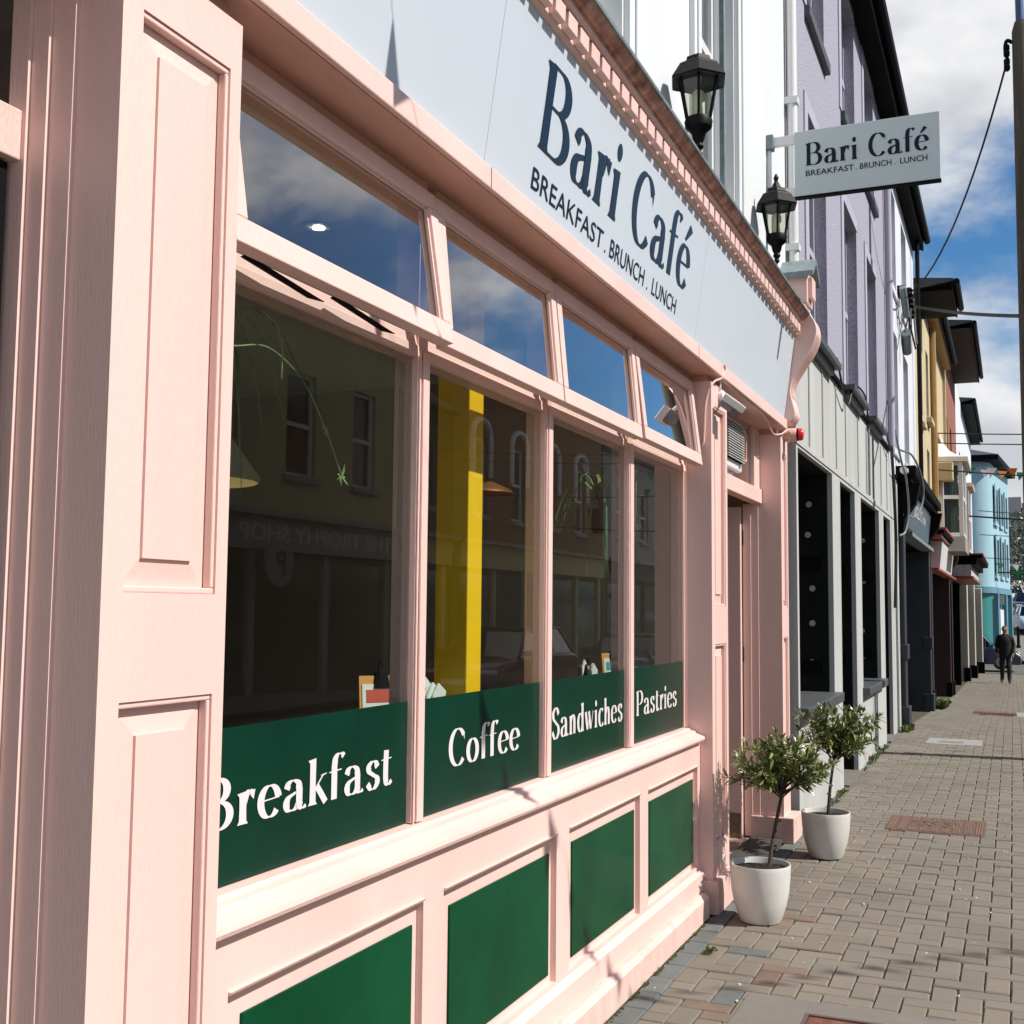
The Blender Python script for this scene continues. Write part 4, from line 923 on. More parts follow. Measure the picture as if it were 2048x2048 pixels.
# white house with black shop
WH = thing('white_house', 'narrow white house with a black-painted shopfront below', 'house', (18.2, 1.4, 0))
wc = [(16.05, 16.90), (17.85, 18.72)]
body(WH, 15.46, 20.2, 3.30, 7.62, [(a, b, z0, z1) for a, b in wc for z0, z1 in ((3.72, 5.36), (5.95, 7.35))], 'white2')
for a, b in wc:
    for z0, z1 in ((3.72, 5.36), (5.95, 7.35)): window(WH, a, b, z0, z1, 1.50, 'whitegloss', 1.37, 'white2')
eave(WH, 15.46, 20.28, 1.24, 1.40, 7.60, 'blackmatt')
MB().tube([(19.75, 1.30, 3.3), (19.75, 1.30, 7.6)], .036, 10).build('downpipe', M['black'], WH, smooth=True)
BS = empty('shopfront', (19, 1.4, 0), WH)
MB().box(16.06, 22.3, 2.2, 2.26, -.4, 2.61).box(16.06, 22.3, 1.45, 2.26, 2.612, 3.3).build('shop_wall', M['blackmatt'], BS)
MB().box(16.06, 22.3, 1.36, 1.60, 3.30, 3.36).box(16.3, 22.3, 1.14, 1.449, 3.36, 3.50).box(16.3, 22.3, 1.20, 1.449, 3.28, 3.359).build('cornice', M['blackmatt'], BS, bevel=.01)
MB().prism([(1.325, 2.74), (1.449, 2.74), (1.449, 3.24), (1.275, 3.24)], 'x', 17.0, 21.7).build('sign_board', M['signblue'], BS)
MB().box(17.0, 21.75, 1.25, 1.448, 2.60, 2.66).build('sign_ledge', M['slate'], BS)
sy = Vector((0, -.10, 1)).normalized()
sans_text('SKELLYS', 'lettering', M['whitevinyl'], BS, (18.0, 1.3005, 2.96), (1, 0, 0), sy, 1.55, .17, lift=.004, bold=.01)
sans_text('INN', 'lettering', M['whitevinyl'], BS, (19.75, 1.3005, 2.96), (1, 0, 0), sy, .6, .12, lift=.004, bold=.01)
for x in (16.38, 21.55):
    MB().box(x, x+.30, 1.32, 2.199, gz(x)-.05, 2.6).box(x-.03, x+.33, 1.28, 1.4489, gz(x)-.05, gz(x)+.30).box(x-.02, x+.32, 1.29, 1.4488, .92, 1.12).build('pilaster', M['bluegrey'], BS, bevel=.01)
    MB().prism([(1.10, 3.27), (1.449, 3.27), (1.449, 2.55), (1.33, 2.55), (1.30, 2.8), (1.16, 3.0)], 'x', x+.02, x+.28).build('console', M['blackmatt'], BS)
MB().box(16.7, 21.5, 2.18, 2.19, .3, 2.5).build('shop_pane', M['glass2'], BS)
MB().box(17.2, 21.5, 1.75, 2.17, -.3, .45).build('stall_riser', M['blackmatt'], BS)
MB().tube([(16.1, 1.28, 3.42), (18.6, 1.28, 3.42)], .05, 10).build('lead_roll', M['whitegloss'], BS, smooth=True)
MB().box(16.06, 16.3, 1.38, 1.4495, 0, 3.29).build('peeling_pier', paint('peeling_paint', (.5, .5, .48), .8, .2, 5, .4, 60, speck=1.8, speckcol=(.03, .03, .03)), BS)

# yellow houses
Y1 = thing('yellow_house', 'pale yellow house with a deep black overhanging eave', 'house', (21.2, 1.4, 0))
body(Y1, 20.21, 22.3, 3.3, 6.9, [(20.75, 21.15, 4.9, 6.2), (21.55, 21.95, 4.9, 6.2), (20.75, 21.15, 3.6, 4.4)], 'cream1')
for a, b, c, d in ((20.75, 21.15, 4.9, 6.2), (21.55, 21.95, 4.9, 6.2), (20.75, 21.15, 3.6, 4.4)): window(Y1, a, b, c, d, 1.50, 'whitegloss', 1.33, 'cream1')
eave(Y1, 20.3, 22.2, .80, 1.40, 6.88, 'blackmatt')
Y2 = thing('ochre_house', 'ochre house with tan soffit, white bay window and dark red shopfront', 'house', (25.6, 1.4, gz(25.6)))
h2 = [(23.0, 23.7, 5.2, 6.5), (25.2, 25.9, 5.2, 6.5), (22.9, 23.6, 3.55, 4.6)]
body(Y2, 22.31, 29.0, 3.1, 7.3, h2, 'cream2')
for h in h2: window(Y2, *h, 1.50, 'whitegloss', 1.30, 'cream1')
eave(Y2, 22.35, 29.0, 1.18, 1.40, 7.25, 'tansoffit')
MB().tube([(24.3, 1.34, 3.2), (24.3, 1.34, 7.2)], .06, 8).build('downpipe', M['tansoffit'], Y2, smooth=True)
RB = empty('shopfront', (26.6, 1.4, gz(26)), Y2)
MB().box(22.45, 31.0, 2.2, 2.26, -.8, 2.41).box(22.45, 31.0, 1.46, 2.26, 2.412, 3.1).build('shop_wall', M['oxblood'], RB)
for x in (22.75, 29.3, 30.5):
    MB().box(x, x+.32, 1.36, 2.199, gz(x)-.1, 2.4).build('pilaster', M['oxblood'], RB, bevel=.01); MB().box(x-.02, x+.34, 1.33, 1.4588, gz(x)-.1, gz(x)+.32).build('pilaster_base', M['blackmatt'], RB, bevel=.01)
MB().box(23.2, 29.2, 2.18, 2.19, .1, 2.3).build('shop_pane', M['glass2'], RB)
MB().prism([(1.30, 2.40), (1.459, 2.40), (1.459, 2.95), (1.24, 2.95)], 'x', 24.4, 29.2).build('sign_board', M['whitegloss'], RB)
for z_, y_, m_ in ((2.34, 1.26, 'redtrim'), (2.97, 1.20, 'redtrim'), (3.04, 1.15, 'blackmatt'), (3.10, 1.12, 'redtrim')): MB().box(23.3, 30.9, y_, 1.458, z_, z_+.045).build('sign_moulding', M[m_], RB)
MB().prism([(1.12, 3.1), (1.459, 3.1), (1.459, 2.2), (1.36, 2.2), (1.34, 2.5), (1.18, 2.75)], 'x', 29.6, 29.9).build('console', M['oxblood'], RB)
def bay(parent, x0, x1, yo, z0, z1, ztop):
    B = empty('bay_window', ((x0+x1)/2, yo, z0), parent)
    sl = .35*(1.4-yo)
    for (px_, py_) in ((x0+.02, 1.36), (x0+sl, yo+.04), ((x0+x1)/2, yo+.03), (x1-sl, yo+.04)):
        MB().box(px_-.05, px_+.05, py_-.05, py_+.04, z0, z1).build('post', M['whitegloss'], B, bevel=.008)
    for zz in (z0, (z0+z1)/2, z1-.08):
        MB().prism([(x0, 1.4), (x0+sl-.03, yo-.01), (x1-sl+.03, yo-.01), (x1, 1.4)], 'z', zz, zz+.08).build('rail', M['whitegloss'], B)
    g = MB().face((x0+.03, 1.39, z0), (x0+sl, yo+.02, z0), (x0+sl, yo+.02, z1), (x0+.03, 1.39, z1)).face((x0+sl, yo+.02, z0), (x1-sl, yo+.02, z0), (x1-sl, yo+.02, z1), (x0+sl, yo+.02, z1)); g.build('pane', M['glass2'], B)
    c = MB(); n = 26
    for k in range(n):
        u0, u1 = k/n, (k+1)/n; e0, e1 = .03*(k % 2), .03*((k+1) % 2)
        P0 = Vector((x0+.10+(sl)*u0+e0, 1.40-(1.40-yo-.1)*u0, 0)); P1 = Vector((x0+.10+sl*u1+e1, 1.40-(1.40-yo-.1)*u1, 0))
        c.face((P0.x, P0.y, z0), (P1.x, P1.y, z0), (P1.x, P1.y, z1), (P0.x, P0.y, z1))
    c.build('curtain', M['curtain'], B)
    MB().prism([(x0-.03, 1.4), (x0+sl-.04, yo-.03), (x1-sl+.04, yo-.03), (x1+.03, 1.4)], 'z', z0-.32, z0-.002).build('apron', M['kerb'], B)
    MB().prism([(x0-.1, 1.4), (x0+sl-.08, yo-.12), (x1-sl+.08, yo-.12), (x1+.1, 1.4)], 'z', z1+.001, z1+.10).build('canopy', M['cream3'], B)
    r = MB(); prof = [(0, 0), (.35, .10), (.65, .30), (.85, .6), (1, 1)]
    for (a, ha), (b, hb) in zip(prof, prof[1:]):
        def ring(t, h): return [(x0-.08+.5*t*(x1-x0)*.4, 1.4, z1+.10+h*(ztop-z1-.1)), (x0+sl-.06+t*.3, yo-.10+(1.4-yo+.08)*t, z1+.10+h*(ztop-z1-.1)), (x1-sl+.06-t*.3, yo-.10+(1.4-yo+.08)*t, z1+.10+h*(ztop-z1-.1)), (x1+.08-t*.3, 1.4, z1+.10+h*(ztop-z1-.1))]
        A_, B_ = ring(a, ha), ring(b, hb)
        for q in range(3): r.face(A_[q], A_[q+1], B_[q+1], B_[q])
    r.build('lead_roof', M['whitegloss'], B)
bay(Y2, 26.7, 28.95, .93, 3.18, 4.80, 5.45)
MB().box(26.35, 26.68, 1.10, 1.395, 4.35, 4.75).build('burglar_alarm', M['cream1'], Y2, bevel=.02)
R3 = thing('brick_house', 'red brick house with wide dark eave and weathered shop fascia', 'house', (33, 1.4, gz(33)))
h3 = [(30.2, 31.0, 4.9, 6.4), (32.3, 33.1, 4.9, 6.4)]
body(R3, 29.01, 36.0, 3.0, 8.2, h3, 'brick')
for h in h3: window(R3, *h, 1.50, 'whitegloss', 1.34, 'cream1')
eave(R3, 29.0, 36.0, .74, 1.40, 8.2, 'olive')
MB().box(29.0, 29.25, 1.34, 1.399, 3.0, 8.1).build('quoin_strip', M['cream2'], R3)
bay(R3, 33.2, 35.4, 1.02, 3.15, 4.9, 5.3)
SH3 = empty('shopfront', (34, 1.4, gz(34)), R3)
MB().box(31.2, 38.5, 2.1, 2.2, -1.2, 3.0).box(31.2, 38.5, 1.44, 2.0999, 2.39, 3.0).box(36.5, 36.9, 1.42, 2.0999, -1, 2.389).build('shop_wall', M['blackmatt'], SH3)
MB().box(31.3, 38.4, .93, 1.439, 2.46, 2.74).build('fascia_box', paint('weathered_white', (.55, .54, .52), .8, .3, 6, .2, 60, speck=.9, speckcol=(.05, .05, .05)), SH3)
MB().box(31.25, 38.45, .88, 1.4385, 2.39, 2.455).build('fascia_trim', M['redtrim'], SH3)
MB().box(31.2, 38.5, .66, 1.438, 2.90, 2.98).box(31.3, 38.4, .80, 1.4375, 2.745, 2.899).build('cornice', M['blackmatt'], SH3); MB().box(31.15, 38.5, .64, 1.437, 2.985, 3.02).build('cornice_edge', M['redtrim'], SH3)
dsh = MB().ell((30.6, 1.18, 3.22), .20, .10, .20, 14, 8); dsh.tube([(30.6, 1.25, 3.1), (30.6, 1.38, 3.0)], .025, 6); dsh.build('dish_aerial', M['whitegloss'], R3, smooth=True)
W5 = thing('end_house', 'last house of the row with cream pilasters and black bases', 'house', (43, 1.4, gz(43)))
body(W5, 36.01, 50.0, 2.6, 8.3, [(38, 38.9, 4.8, 6.5), (41, 41.9, 4.8, 6.5)], 'white2')
window(W5, 38, 38.9, 4.8, 6.5, 1.5); window(W5, 41, 41.9, 4.8, 6.5, 1.5)
eave(W5, 40.0, 50.0, 1.05, 1.40, 8.25, 'blackmatt')
MB().box(38.51, 50.0, 1.75, 3.5, -1.4, 2.6).build('shop_wall', M['blackmatt'], W5)
for x, y_ in ((39.3, 1.30), (42.5, 1.18), (49.0, 1.1)):
    MB().box(x, x+.6, y_, 1.7499, gz(x)-.1, 2.5).build('pilaster', M['cream3'], W5, bevel=.02); MB().box(x-.04, x+.64, y_-.05, 1.4389, gz(x)-.1, gz(x)+.42).build('pilaster_base', M['blackmatt'], W5)
# ---------------------------------------------------------------- across the street (seen only as reflections in the glass)
M['opcream'] = paint('opposite_cream', (0.50, 0.46, 0.27), 0.8, 0.08, 1, 0)
M['opbrown'] = paint('opposite_brown_brick', (0.22, 0.12, 0.075), 0.85, 0.2, 3, 0)
M['opgrey'] = paint('opposite_grey', (0.30, 0.31, 0.31), 0.8, 0.1, 2, 0)
M['opdark'] = paint('opposite_dark', (0.045, 0.045, 0.045), 0.7, 0.1, 2, 0)
OY = -9.2
def obuild(name, label, x0, x1, zt, mat, wins, shop, chim, arch=False, shopmat='opdark', sign=None):
    T = thing(name, label, 'house', ((x0+x1)/2, OY, gz((x0+x1)/2)))
    mb = MB().holed(x0, x1, 3.1, zt, wins, OY, OY-.15)
    mb.face((x0, OY, -2), (x0, OY, zt), (x0, OY-7, zt), (x0, OY-7, -2)); mb.face((x1, OY, zt), (x1, OY, -2), (x1, OY-7, -2), (x1, OY-7, zt)); mb.face((x0, OY-7, -2), (x1, OY-7, -2), (x1, OY-7, zt), (x0, OY-7, zt))
    mb.build('wall', M[mat], T)
    for a, b, c, d in wins:
        w = MB().box(a, a+.07, OY-.14, OY-.09, c, d).box(b-.07, b, OY-.14, OY-.09, c, d).box(a+.07, b-.07, OY-.14, OY-.09, (c+d)/2-.04, (c+d)/2+.04).box(a+.07, b-.07, OY-.14, OY-.09, d-.07, d).box(a+.07, b-.07, OY-.14, OY-.09, c, c+.07).build('window', M['whitegloss'], T)
        MB().box(a, b, OY-.16, OY-.142, c, d).build('pane', plain_cache('dark_pane'), w)
        MB().box(a-.1, b+.1, OY+.002, OY+.10, c-.12, c).build('sill', M['opgrey'], w)
        if arch:
            pts = [((a+b)/2+(b-a)/2*1.25*math.cos(R(t)), OY+.03, d+.45*math.sin(R(t))) for t in range(0, 181, 15)]
            MB().tube([((a+b)/2+(b-a)*.62, OY+.03, d-1.0)]+pts+[((a+b)/2-(b-a)*.62, OY+.03, d-1.0)], .085, 6).build('arch_surround', M['whitegloss'], w)
    S_ = empty('shopfront', ((x0+x1)/2, OY, 0), T)
    MB().box(x0, x1, OY-.5, OY-.02, -2, 3.1).build('shop_wall', M[shopmat], S_)
    MB().box(x0+.2, x1-.2, OY-.0195, OY+.16, 2.55, 3.15).build('fascia', M[shop], S_)
    MB().box(x0+.1, x1-.1, OY-.019, OY+.30, 3.151, 3.25).build('cornice', M['opgrey'], S_)
    n = max(2, int((x1-x0)/2.2))
    for k in range(n):
        a = x0+.5+k*(x1-x0-.8)/n; b = a+(x1-x0-.8)/n-.35
        MB().box(a, b, OY-.0195, OY+.01, .35, 2.4).build('shop_pane', plain_cache('dark_pane'), S_); MB().box(b+.05, b+.25, OY-.0195, OY+.08, -1, 2.54).build('pilaster', M[shop], S_)
    if sign: sans_text(sign, 'lettering', M['whitevinyl'], S_, (x1-.5, OY+.165, 2.70), (-1, 0, 0), (0, 0, 1), min(len(sign)*.36, x1-x0-1), .32, bold=.02)
    MB().prism([(OY+.25, zt), (OY+.25, zt+.08), (OY-3.2, zt+2.3), (OY-7.2, zt+.08), (OY-7.2, zt)], 'x', x0, x1).build('roof', M['roofslate'], T)
    for cx in chim:
        MB().box(cx-.45, cx+.45, OY-3.6, OY-2.8, zt+1.5, zt+3.3).box(cx-.52, cx+.52, OY-3.67, OY-2.73, zt+3.3, zt+3.45).build('chimney', M['opgrey'], T)
        for q in (-.2, .2): MB().lathe([(.12, 0), (.10, .4)], (cx+q, OY-3.2, zt+3.45), 8).build('chimney_pot', M['terracotta'], T)
_pc = {}
def plain_cache(n):
    if n not in _pc: _pc[n] = plain(n, (0.03, 0.035, 0.04), 0.12)
    return _pc[n]
obuild('opposite_house', 'plain grey house across the street behind the camera', 2.0, 11.9, 7.3, 'opgrey', [(4, 5, 4, 5.8), (7, 8, 4, 5.8)], 'opdark', [11])
obuild('opposite_house', 'cream house across the street reflected in the first café window', 12.0, 22.5, 7.0, 'opcream', [(13.2, 14.2, 4.0, 6.0), (15.7, 16.7, 4.0, 6.0), (18.2, 19.2, 4.0, 6.0), (20.6, 21.5, 4.0, 6.0)], 'opgrey', [14, 21.5], sign='THE TROPHY SHOP')
obuild('opposite_house', 'narrow dark house across the street between cream and brown houses', 22.55, 25.2, 6.2, 'opdark', [(23.3, 24.2, 3.9, 5.4)], 'opcream', [])
obuild('opposite_house', 'brown brick house across the street with white arched windows', 25.25, 36.5, 7.2, 'opbrown', [(26.4, 27.3, 3.9, 5.9), (28.9, 29.8, 3.9, 5.9), (31.4, 32.3, 3.9, 5.9), (33.9, 34.8, 3.9, 5.9)], 'opcream', [27, 35.8], arch=True)
obuild('opposite_house', 'grey house across the street reflected in the fourth café window', 36.55, 48.0, 6.8, 'opgrey', [(38, 39, 4, 5.8), (40.8, 41.8, 4, 5.8), (43.6, 44.6, 4, 5.8)], 'opdark', [38.5, 47])
ps_ = thing('round_sign', 'round letter P sign on the cream house across the street', 'sign', (17.2, OY+.4, 2.4))
MB().lathe([(.42, 0), (.42, .06)], (0, 0, 0), 32).xf(Matrix.Translation((17.2, OY+.62, 2.3)) @ Matrix.Rotation(R(90), 4, 'X')).build('disc', M['opgrey'], ps_)
MB().box(17.17, 17.23, OY+.002, OY+.55, 2.28, 2.34).build('arm', M['black'], ps_)
sans_text('P', 'lettering', M['black'], ps_, (17.36, OY+.625, 2.08), (-1, 0, 0), (0, 0, 1), .30, .44, bold=.02)

# ---------------------------------------------------------------- end of the street
M['aqua'] = paint('aqua_wall', (0.29, 0.46, 0.52), 0.7, 0.05, 1, 0.02, 30)
M['tealdark'] = paint('teal_shop_paint', (0.03, 0.20, 0.20), 0.5, 0.1, 1, 0)
M['tealmid'] = paint('teal_blue_paint', (0.11, 0.24, 0.31), 0.5, 0.1, 1, 0)
TB = thing('aqua_corner_building', 'aqua painted corner building with slate hip roof at the end of the street', 'building', (58, 2, gz(58)))
c0, c1 = Vector((58.0, .80, 0)), Vector((66.0, .085, 0)); fd = (c1-c0).normalized(); fn = Vector((fd.y, -fd.x, 0))
if fn.y > 0: fn = -fn
arcp = [(58.0+.9*(1-math.cos(R(t))), 1.7-.9*math.sin(R(t))) for t in range(0, 91, 15)]
foot = arcp + [(66, .085), (68, 9), (58, 9)]
MB().prism(foot, 'z', 2.75, 8.55).build('wall', M['aqua'], TB, smooth=True)
MB().prism([(x+.05 if x < 59 else x, y+.05) for x, y in foot], 'z', -1.5, 2.45).build('shop_wall', M['tealdark'], TB, smooth=True)
MB().prism([(x-.06 if x < 59 else x, y-.06 if y < 3 else y) for x, y in foot], 'z', 2.455, 2.745).build('shop_fascia', M['tealmid'], TB)
ft2 = [(57.6, 9), (57.6, .45), (66.2, -.28), (68.4, 9)]
MB().prism(ft2, 'z', 8.56, 8.80).build('eave', M['blackmatt'], TB)
rt = MB(); ap = (62, 5, 10.4)
for q in range(4): rt.face((*ft2[q], 8.81), (*ft2[(q+1) % 4], 8.81), ap)
rt.build('roof', M['roofslate'], TB)
def onface(u, z, d): return c0 + fd*u + fn*d + Vector((0, 0, z))
for z0, z1 in ((3.4, 5.0), (5.9, 7.4)):
    for u in (1.7, 4.0, 6.1):
        mb = MB(); P0 = [onface(u, z0, .03), onface(u+.9, z0, .03), onface(u+.9, z1, .03), onface(u, z1, .03)]
        mb.face(*P0); w = mb.build('window', plain_cache('dark_pane'), TB)
        for a, b, c, d in ((u-.25, u, z0-.1, z1+.25), (u+.9, u+1.1, z0-.1, z1+.25), (u, u+.9, z1, z1+.25), (u-.3, u+1.15, z0-.25, z0-.1)):
            mb = MB(); A_ = [onface(a, c, .0), onface(b, c, .0), onface(b, d, .0), onface(a, d, .0)]; B_ = [p+fn*.045 for p in A_]
            mb.face(*B_)
            for q in range(4): mb.face(A_[q], A_[(q+1) % 4], B_[(q+1) % 4], B_[q])
            mb.build('surround', M['aqua'], w)
for u in (.9, 4.6, 7.3):
    A_ = [onface(u, -1, .12), onface(u+.5, -1, .12), onface(u+.5, 2.45, .12), onface(u, 2.45, .12)]; mb = MB(); mb.face(*A_); mb.face(A_[0], A_[3], A_[3]-fn*.2, A_[0]-fn*.2); mb.build('pilaster', M['tealmid'], TB)
mb = MB(); mb.face(onface(1.7, 1.95, .07), onface(4.3, 1.95, .07), onface(4.3, 2.4, .07), onface(1.7, 2.4, .07)); mb.build('sign_board', M['opdark'], TB)
mb = MB(); mb.face(onface(2.2, 0.3, .07), onface(3.8, 0.3, .07), onface(3.8, 1.7, .07), onface(2.2, 1.7, .07)); mb.build('shop_pane', M['whitegloss'], TB)
# pharmacy cross
CR = thing('pharmacy_cross', 'dark green pharmacy cross sign projecting over the far pavement', 'sign', (60, -.1, 3))
M['crossg'] = paint('cross_casing', (0.012, 0.03, 0.016), 0.5, 0.2, 5, 0)
M['crosslight'] = plain('cross_light', (0.02, 0.18, 0.05), 0.4)
cz_, cy_ = 3.45, -.27
MB().box(60, 60.2, cy_-.12, cy_+.12, cz_-.36, cz_+.36).box(60.001, 60.199, cy_-.36, cy_-.1201, cz_-.12, cz_+.12).box(60.001, 60.199, cy_+.1201, cy_+.36, cz_-.12, cz_+.12).build('cross', M['crossg'], CR)
MB().box(59.985, 59.999, cy_-.07, cy_+.07, cz_-.30, cz_+.30).box(59.985, 59.999, cy_-.30, cy_-.0701, cz_-.07, cz_+.07).box(59.985, 59.999, cy_+.0701, cy_+.30, cz_-.07, cz_+.07).build('light_panel', M['crosslight'], CR)
MB().tube([(60.1, cy_+.36, cz_), (60.1, .72, cz_)], .03, 6).build('arm', M['black'], CR)
# bollard
BO = thing('bollard', 'black cast-iron bollard at the far corner', 'bollard', (62, -.21, gz(62)))
MB().lathe([(.10, 0), (.10, .12), (.07, .15), (.065, .85), (.085, .88), (.085, .94), (.05, 1.02), (.02, 1.06)], (62, -.22, gz(62)), 16).build('post', M['black'], BO, smooth=True)

# ---------------------------------------------------------------- cars
M['tyre'] = plain('tyre_rubber', (0.015, 0.015, 0.015), 0.8)
M['alloy'] = plain('alloy_rim', (0.45, 0.46, 0.48), 0.3, metal=0.9)
M['carglass'] = glass('car_glass', (0.10, 0.12, 0.13), 2.2)
M['headlamp'] = plain('headlamp_lens', (0.75, 0.78, 0.8), 0.1)
M['taillamp'] = plain('tail_lamp_lens', (0.45, 0.02, 0.02), 0.15)
def car(label, col, loc, rz, Lc=4.1, Wd=1.72, Hh=1.45, group=None, name='parked_car'):
    T = thing(name, label, 'car', loc, group); T.rotation_euler = (0, 0, rz)
    bm_ = paint('car_paint', col, 0.25, 0.03, 2, 0, coat=0.8)
    def ch(mb, n_, m_, **k):
        o = mb.build(n_, m_, None, **k); o.parent = T; return o
    h = Lc/2; w = Wd/2
    side = [(-h, .45), (-h+.02, .85), (-h+.25, .93), (-.2*Lc, .95), (.20*Lc, .93), (h-.25, .78), (h-.04, .62), (h, .42), (h-.03, .22), (-h+.03, .22)]
    # body shell: lofted across the width so that the flanks curve in at the shoulders
    mb = MB(); secs = [(-w, .90), (-w*.97, .97), (-w*.85, 1.0), (0, 1.015), (w*.85, 1.0), (w*.97, .97), (w, .90)]
    i0 = 0; n = len(side)
    for (y, k) in secs:
        mb.v += [(x*(.985 if abs(y) > w*.9 else 1.0), y, .22+(z-.22)*k) for x, z in side]
    for s_ in range(len(secs)-1):
        for q in range(n): mb.f.append((s_*n+q, s_*n+(q+1) % n, (s_+1)*n+(q+1) % n, (s_+1)*n+q)); mb.mi.append(0)
    mb.f.append(tuple(range(n))); mb.f.append(tuple(range((len(secs)-1)*n, len(secs)*n))[::-1]); mb.mi += [0, 0]
    ch(mb, 'body', bm_, smooth=True)
    # glasshouse and roof
    g0 = [(-h+.18, .92), (.24*Lc, .91)]; g1 = [(-h+.55, Hh-.06), (.08*Lc, Hh-.06)]
    mb = MB(); wb, wt = w*.93, w*.74
    b_ = [(g0[0][0], -wb, g0[0][1]), (g0[1][0], -wb, g0[1][1]), (g0[1][0], wb, g0[1][1]), (g0[0][0], wb, g0[0][1])]
    t_ = [(g1[0][0], -wt, g1[0][1]), (g1[1][0], -wt, g1[1][1]), (g1[1][0], wt, g1[1][1]), (g1[0][0], wt, g1[0][1])]
    for q in range(4): mb.face(b_[q], b_[(q+1) % 4], t_[(q+1) % 4], t_[q])
    ch(mb, 'glasshouse', M['carglass'])
    mb = MB().box(g1[0][0]-.03, g1[1][0]+.03, -wt-.02, wt+.02, Hh-.07, Hh); ch(mb, 'roof', bm_, bevel=.03)
    for q in range(4): ch(MB().tube([b_[q], t_[q]], .035, 6), 'pillar', bm_)
    for s_ in (-1, 1):
        ch(MB().tube([(-.02*Lc, s_*wb, .92), (-.04*Lc, s_*wt, Hh-.07)], .035, 6), 'pillar', M['black'])
        ch(MB().box(.19*Lc, .24*Lc, s_*(w+.02), s_*(w+.16), .92, 1.03), 'mirror', bm_, bevel=.02)
        ch(MB().box(h-.22, h-.06, s_*(w-.42), s_*(w-.08), .56, .70), 'headlight', M['headlamp'], bevel=.02)
        ch(MB().box(-h-.01, -h+.08, s_*(w-.32), s_*(w-.06), .62, .86), 'tail_light', M['taillamp'], bevel=.02)
        for xx in (-.30*Lc, .31*Lc):
            y_ = s_*(w-.09)
            wmb = MB().lathe([(.22, -.09), (.30, -.085), (.315, -.06), (.315, .06), (.30, .085), (.22, .09)], (0, 0, 0), 22).xf(Matrix.Translation((xx, y_, .315)) @ Matrix.Rotation(R(90), 4, 'X')); wh = ch(wmb, 'wheel', M['tyre'], smooth=True)
            rm = MB().lathe([(.21, 0), (.21, .012), (.08, .02), (.02, .025)], (0, 0, 0), 14).xf(Matrix.Translation((xx, y_+s_*.085, .315)) @ Matrix.Rotation(R(-90*s_), 4, 'X')); o = rm.build('rim', M['alloy'], None, smooth=True); o.parent = wh; o.location = Vector(o.location)-Vector(wh.location)
    ch(MB().box(h-.03, h+.02, -.45, .45, .28, .42), 'bumper_grille', M['black']); ch(MB().box(h+.021, h+.03, -.26, .26, .44, .54), 'number_plate', M['whitegloss'])
    ch(MB().box(-h-.03, -h-.011, -.26, .26, .55, .66), 'number_plate', M['whitegloss'])
    return T
car('dark blue car nosing out of the side street by the last house', (0.012, 0.035, 0.10), (52.6, 1.75, gz(52.6)-.02), R(-90), Hh=1.72)
car('silver-blue car driving down the far hill beside the bollard', (0.35, 0.42, 0.52), (69, -1.0, gz(69)-.1), R(186))
car('black car parked highest up the far hill', (0.015, 0.016, 0.02), (80, -.9, gz(80)-.1), R(182))
car('white car parked behind the pharmacy cross on the far hill', (0.6, 0.6, 0.6), (88, .1, gz(88)-.1), R(182))
car('black car parked across the street before the brown brick house', (0.02, 0.02, 0.022), (29.5, -6.0, gz(29.5)-.12), R(180), group='cars parked across the street')
car('silver car parked across the street before the grey house', (0.42, 0.43, 0.45), (35.5, -6.0, gz(35.5)-.12), R(180), group='cars parked across the street')
car('dark red car parked across the street before the cream house', (0.12, 0.012, 0.012), (21, -6.0, gz(21)-.12), R(180), group='cars parked across the street')

# ---------------------------------------------------------------- pole, wires, bunting
PO = thing('utility_pole', 'weathered wooden utility pole at the right edge of the pavement', 'pole', (13.75, -.27, 0))
M['polewood'] = paint('creosoted_wood', (0.13, 0.105, 0.07), 0.9, 0.45, 5, 0.5, 30, stretch=(6, 6, 0.4))
MB().tube([(13.72, -.250, -.2), (13.72, -.247, 4), (13.72, -.245, 8.02), (13.72, -.245, 8.12)], [.122, .113, .103, .075], 18).build('shaft', M['polewood'], PO, smooth=True)
M['bluepipe'] = paint('blue_pipe', (0.05, 0.09, 0.22), 0.4, 0.1, 5, 0)
MB().tube([(13.72, -.23, 8.08), (13.72, -.225, 9.4)], .045, 10).build('mast_pipe', M['bluepipe'], PO, smooth=True)
MB().tube(catmull([(13.72, -.145, 7.9), (13.72, -.09, 7.93), (13.72, -.07, 7.84), (13.72, -.09, 7.72), (13.72, -.07, 7.64)], 6), .02, 6).build('bracket', M['black'], PO)
for q in range(4): MB().lathe([(.02, 0), (.035, .02), (.035, .06), (.02, .08)], (13.72+.03*(q % 2), -.085, 7.58+q*.08), 10).build('insulator', M['black'], PO)
M['wire'] = plain('black_wire', (0.012, 0.012, 0.014), 0.6)
CB = thing('cable_bracket', 'tangle of black cables and insulators on the white house wall', 'bracket', (17.3, 1.37, 5.9))
rk = random.Random(2)
MB().box(17.05, 17.5, 1.30, 1.399, 6.08, 6.16).build('crossarm', M['black'], CB)
for q in range(5): MB().lathe([(.03, 0), (.05, .03), (.03, .06), (.05, .09), (.03, .12)], (17.08+q*.09, 1.24, 6.0-.06*q), 8).build('insulator', M['black'], CB)
for q in range(9):
    a = Vector((rk.uniform(16.9, 17.9), rk.uniform(1.15, 1.33), rk.uniform(5.8, 6.35))); b = Vector((rk.uniform(16.9, 17.9), rk.uniform(1.15, 1.33), rk.uniform(5.3, 6.0)))
    MB().tube(catmull([a, (a+b)/2+Vector((rk.uniform(-.3, .3), 0, rk.uniform(-.1, .25))), b], 6), .014, 5).build('loop', M['wire'], CB)
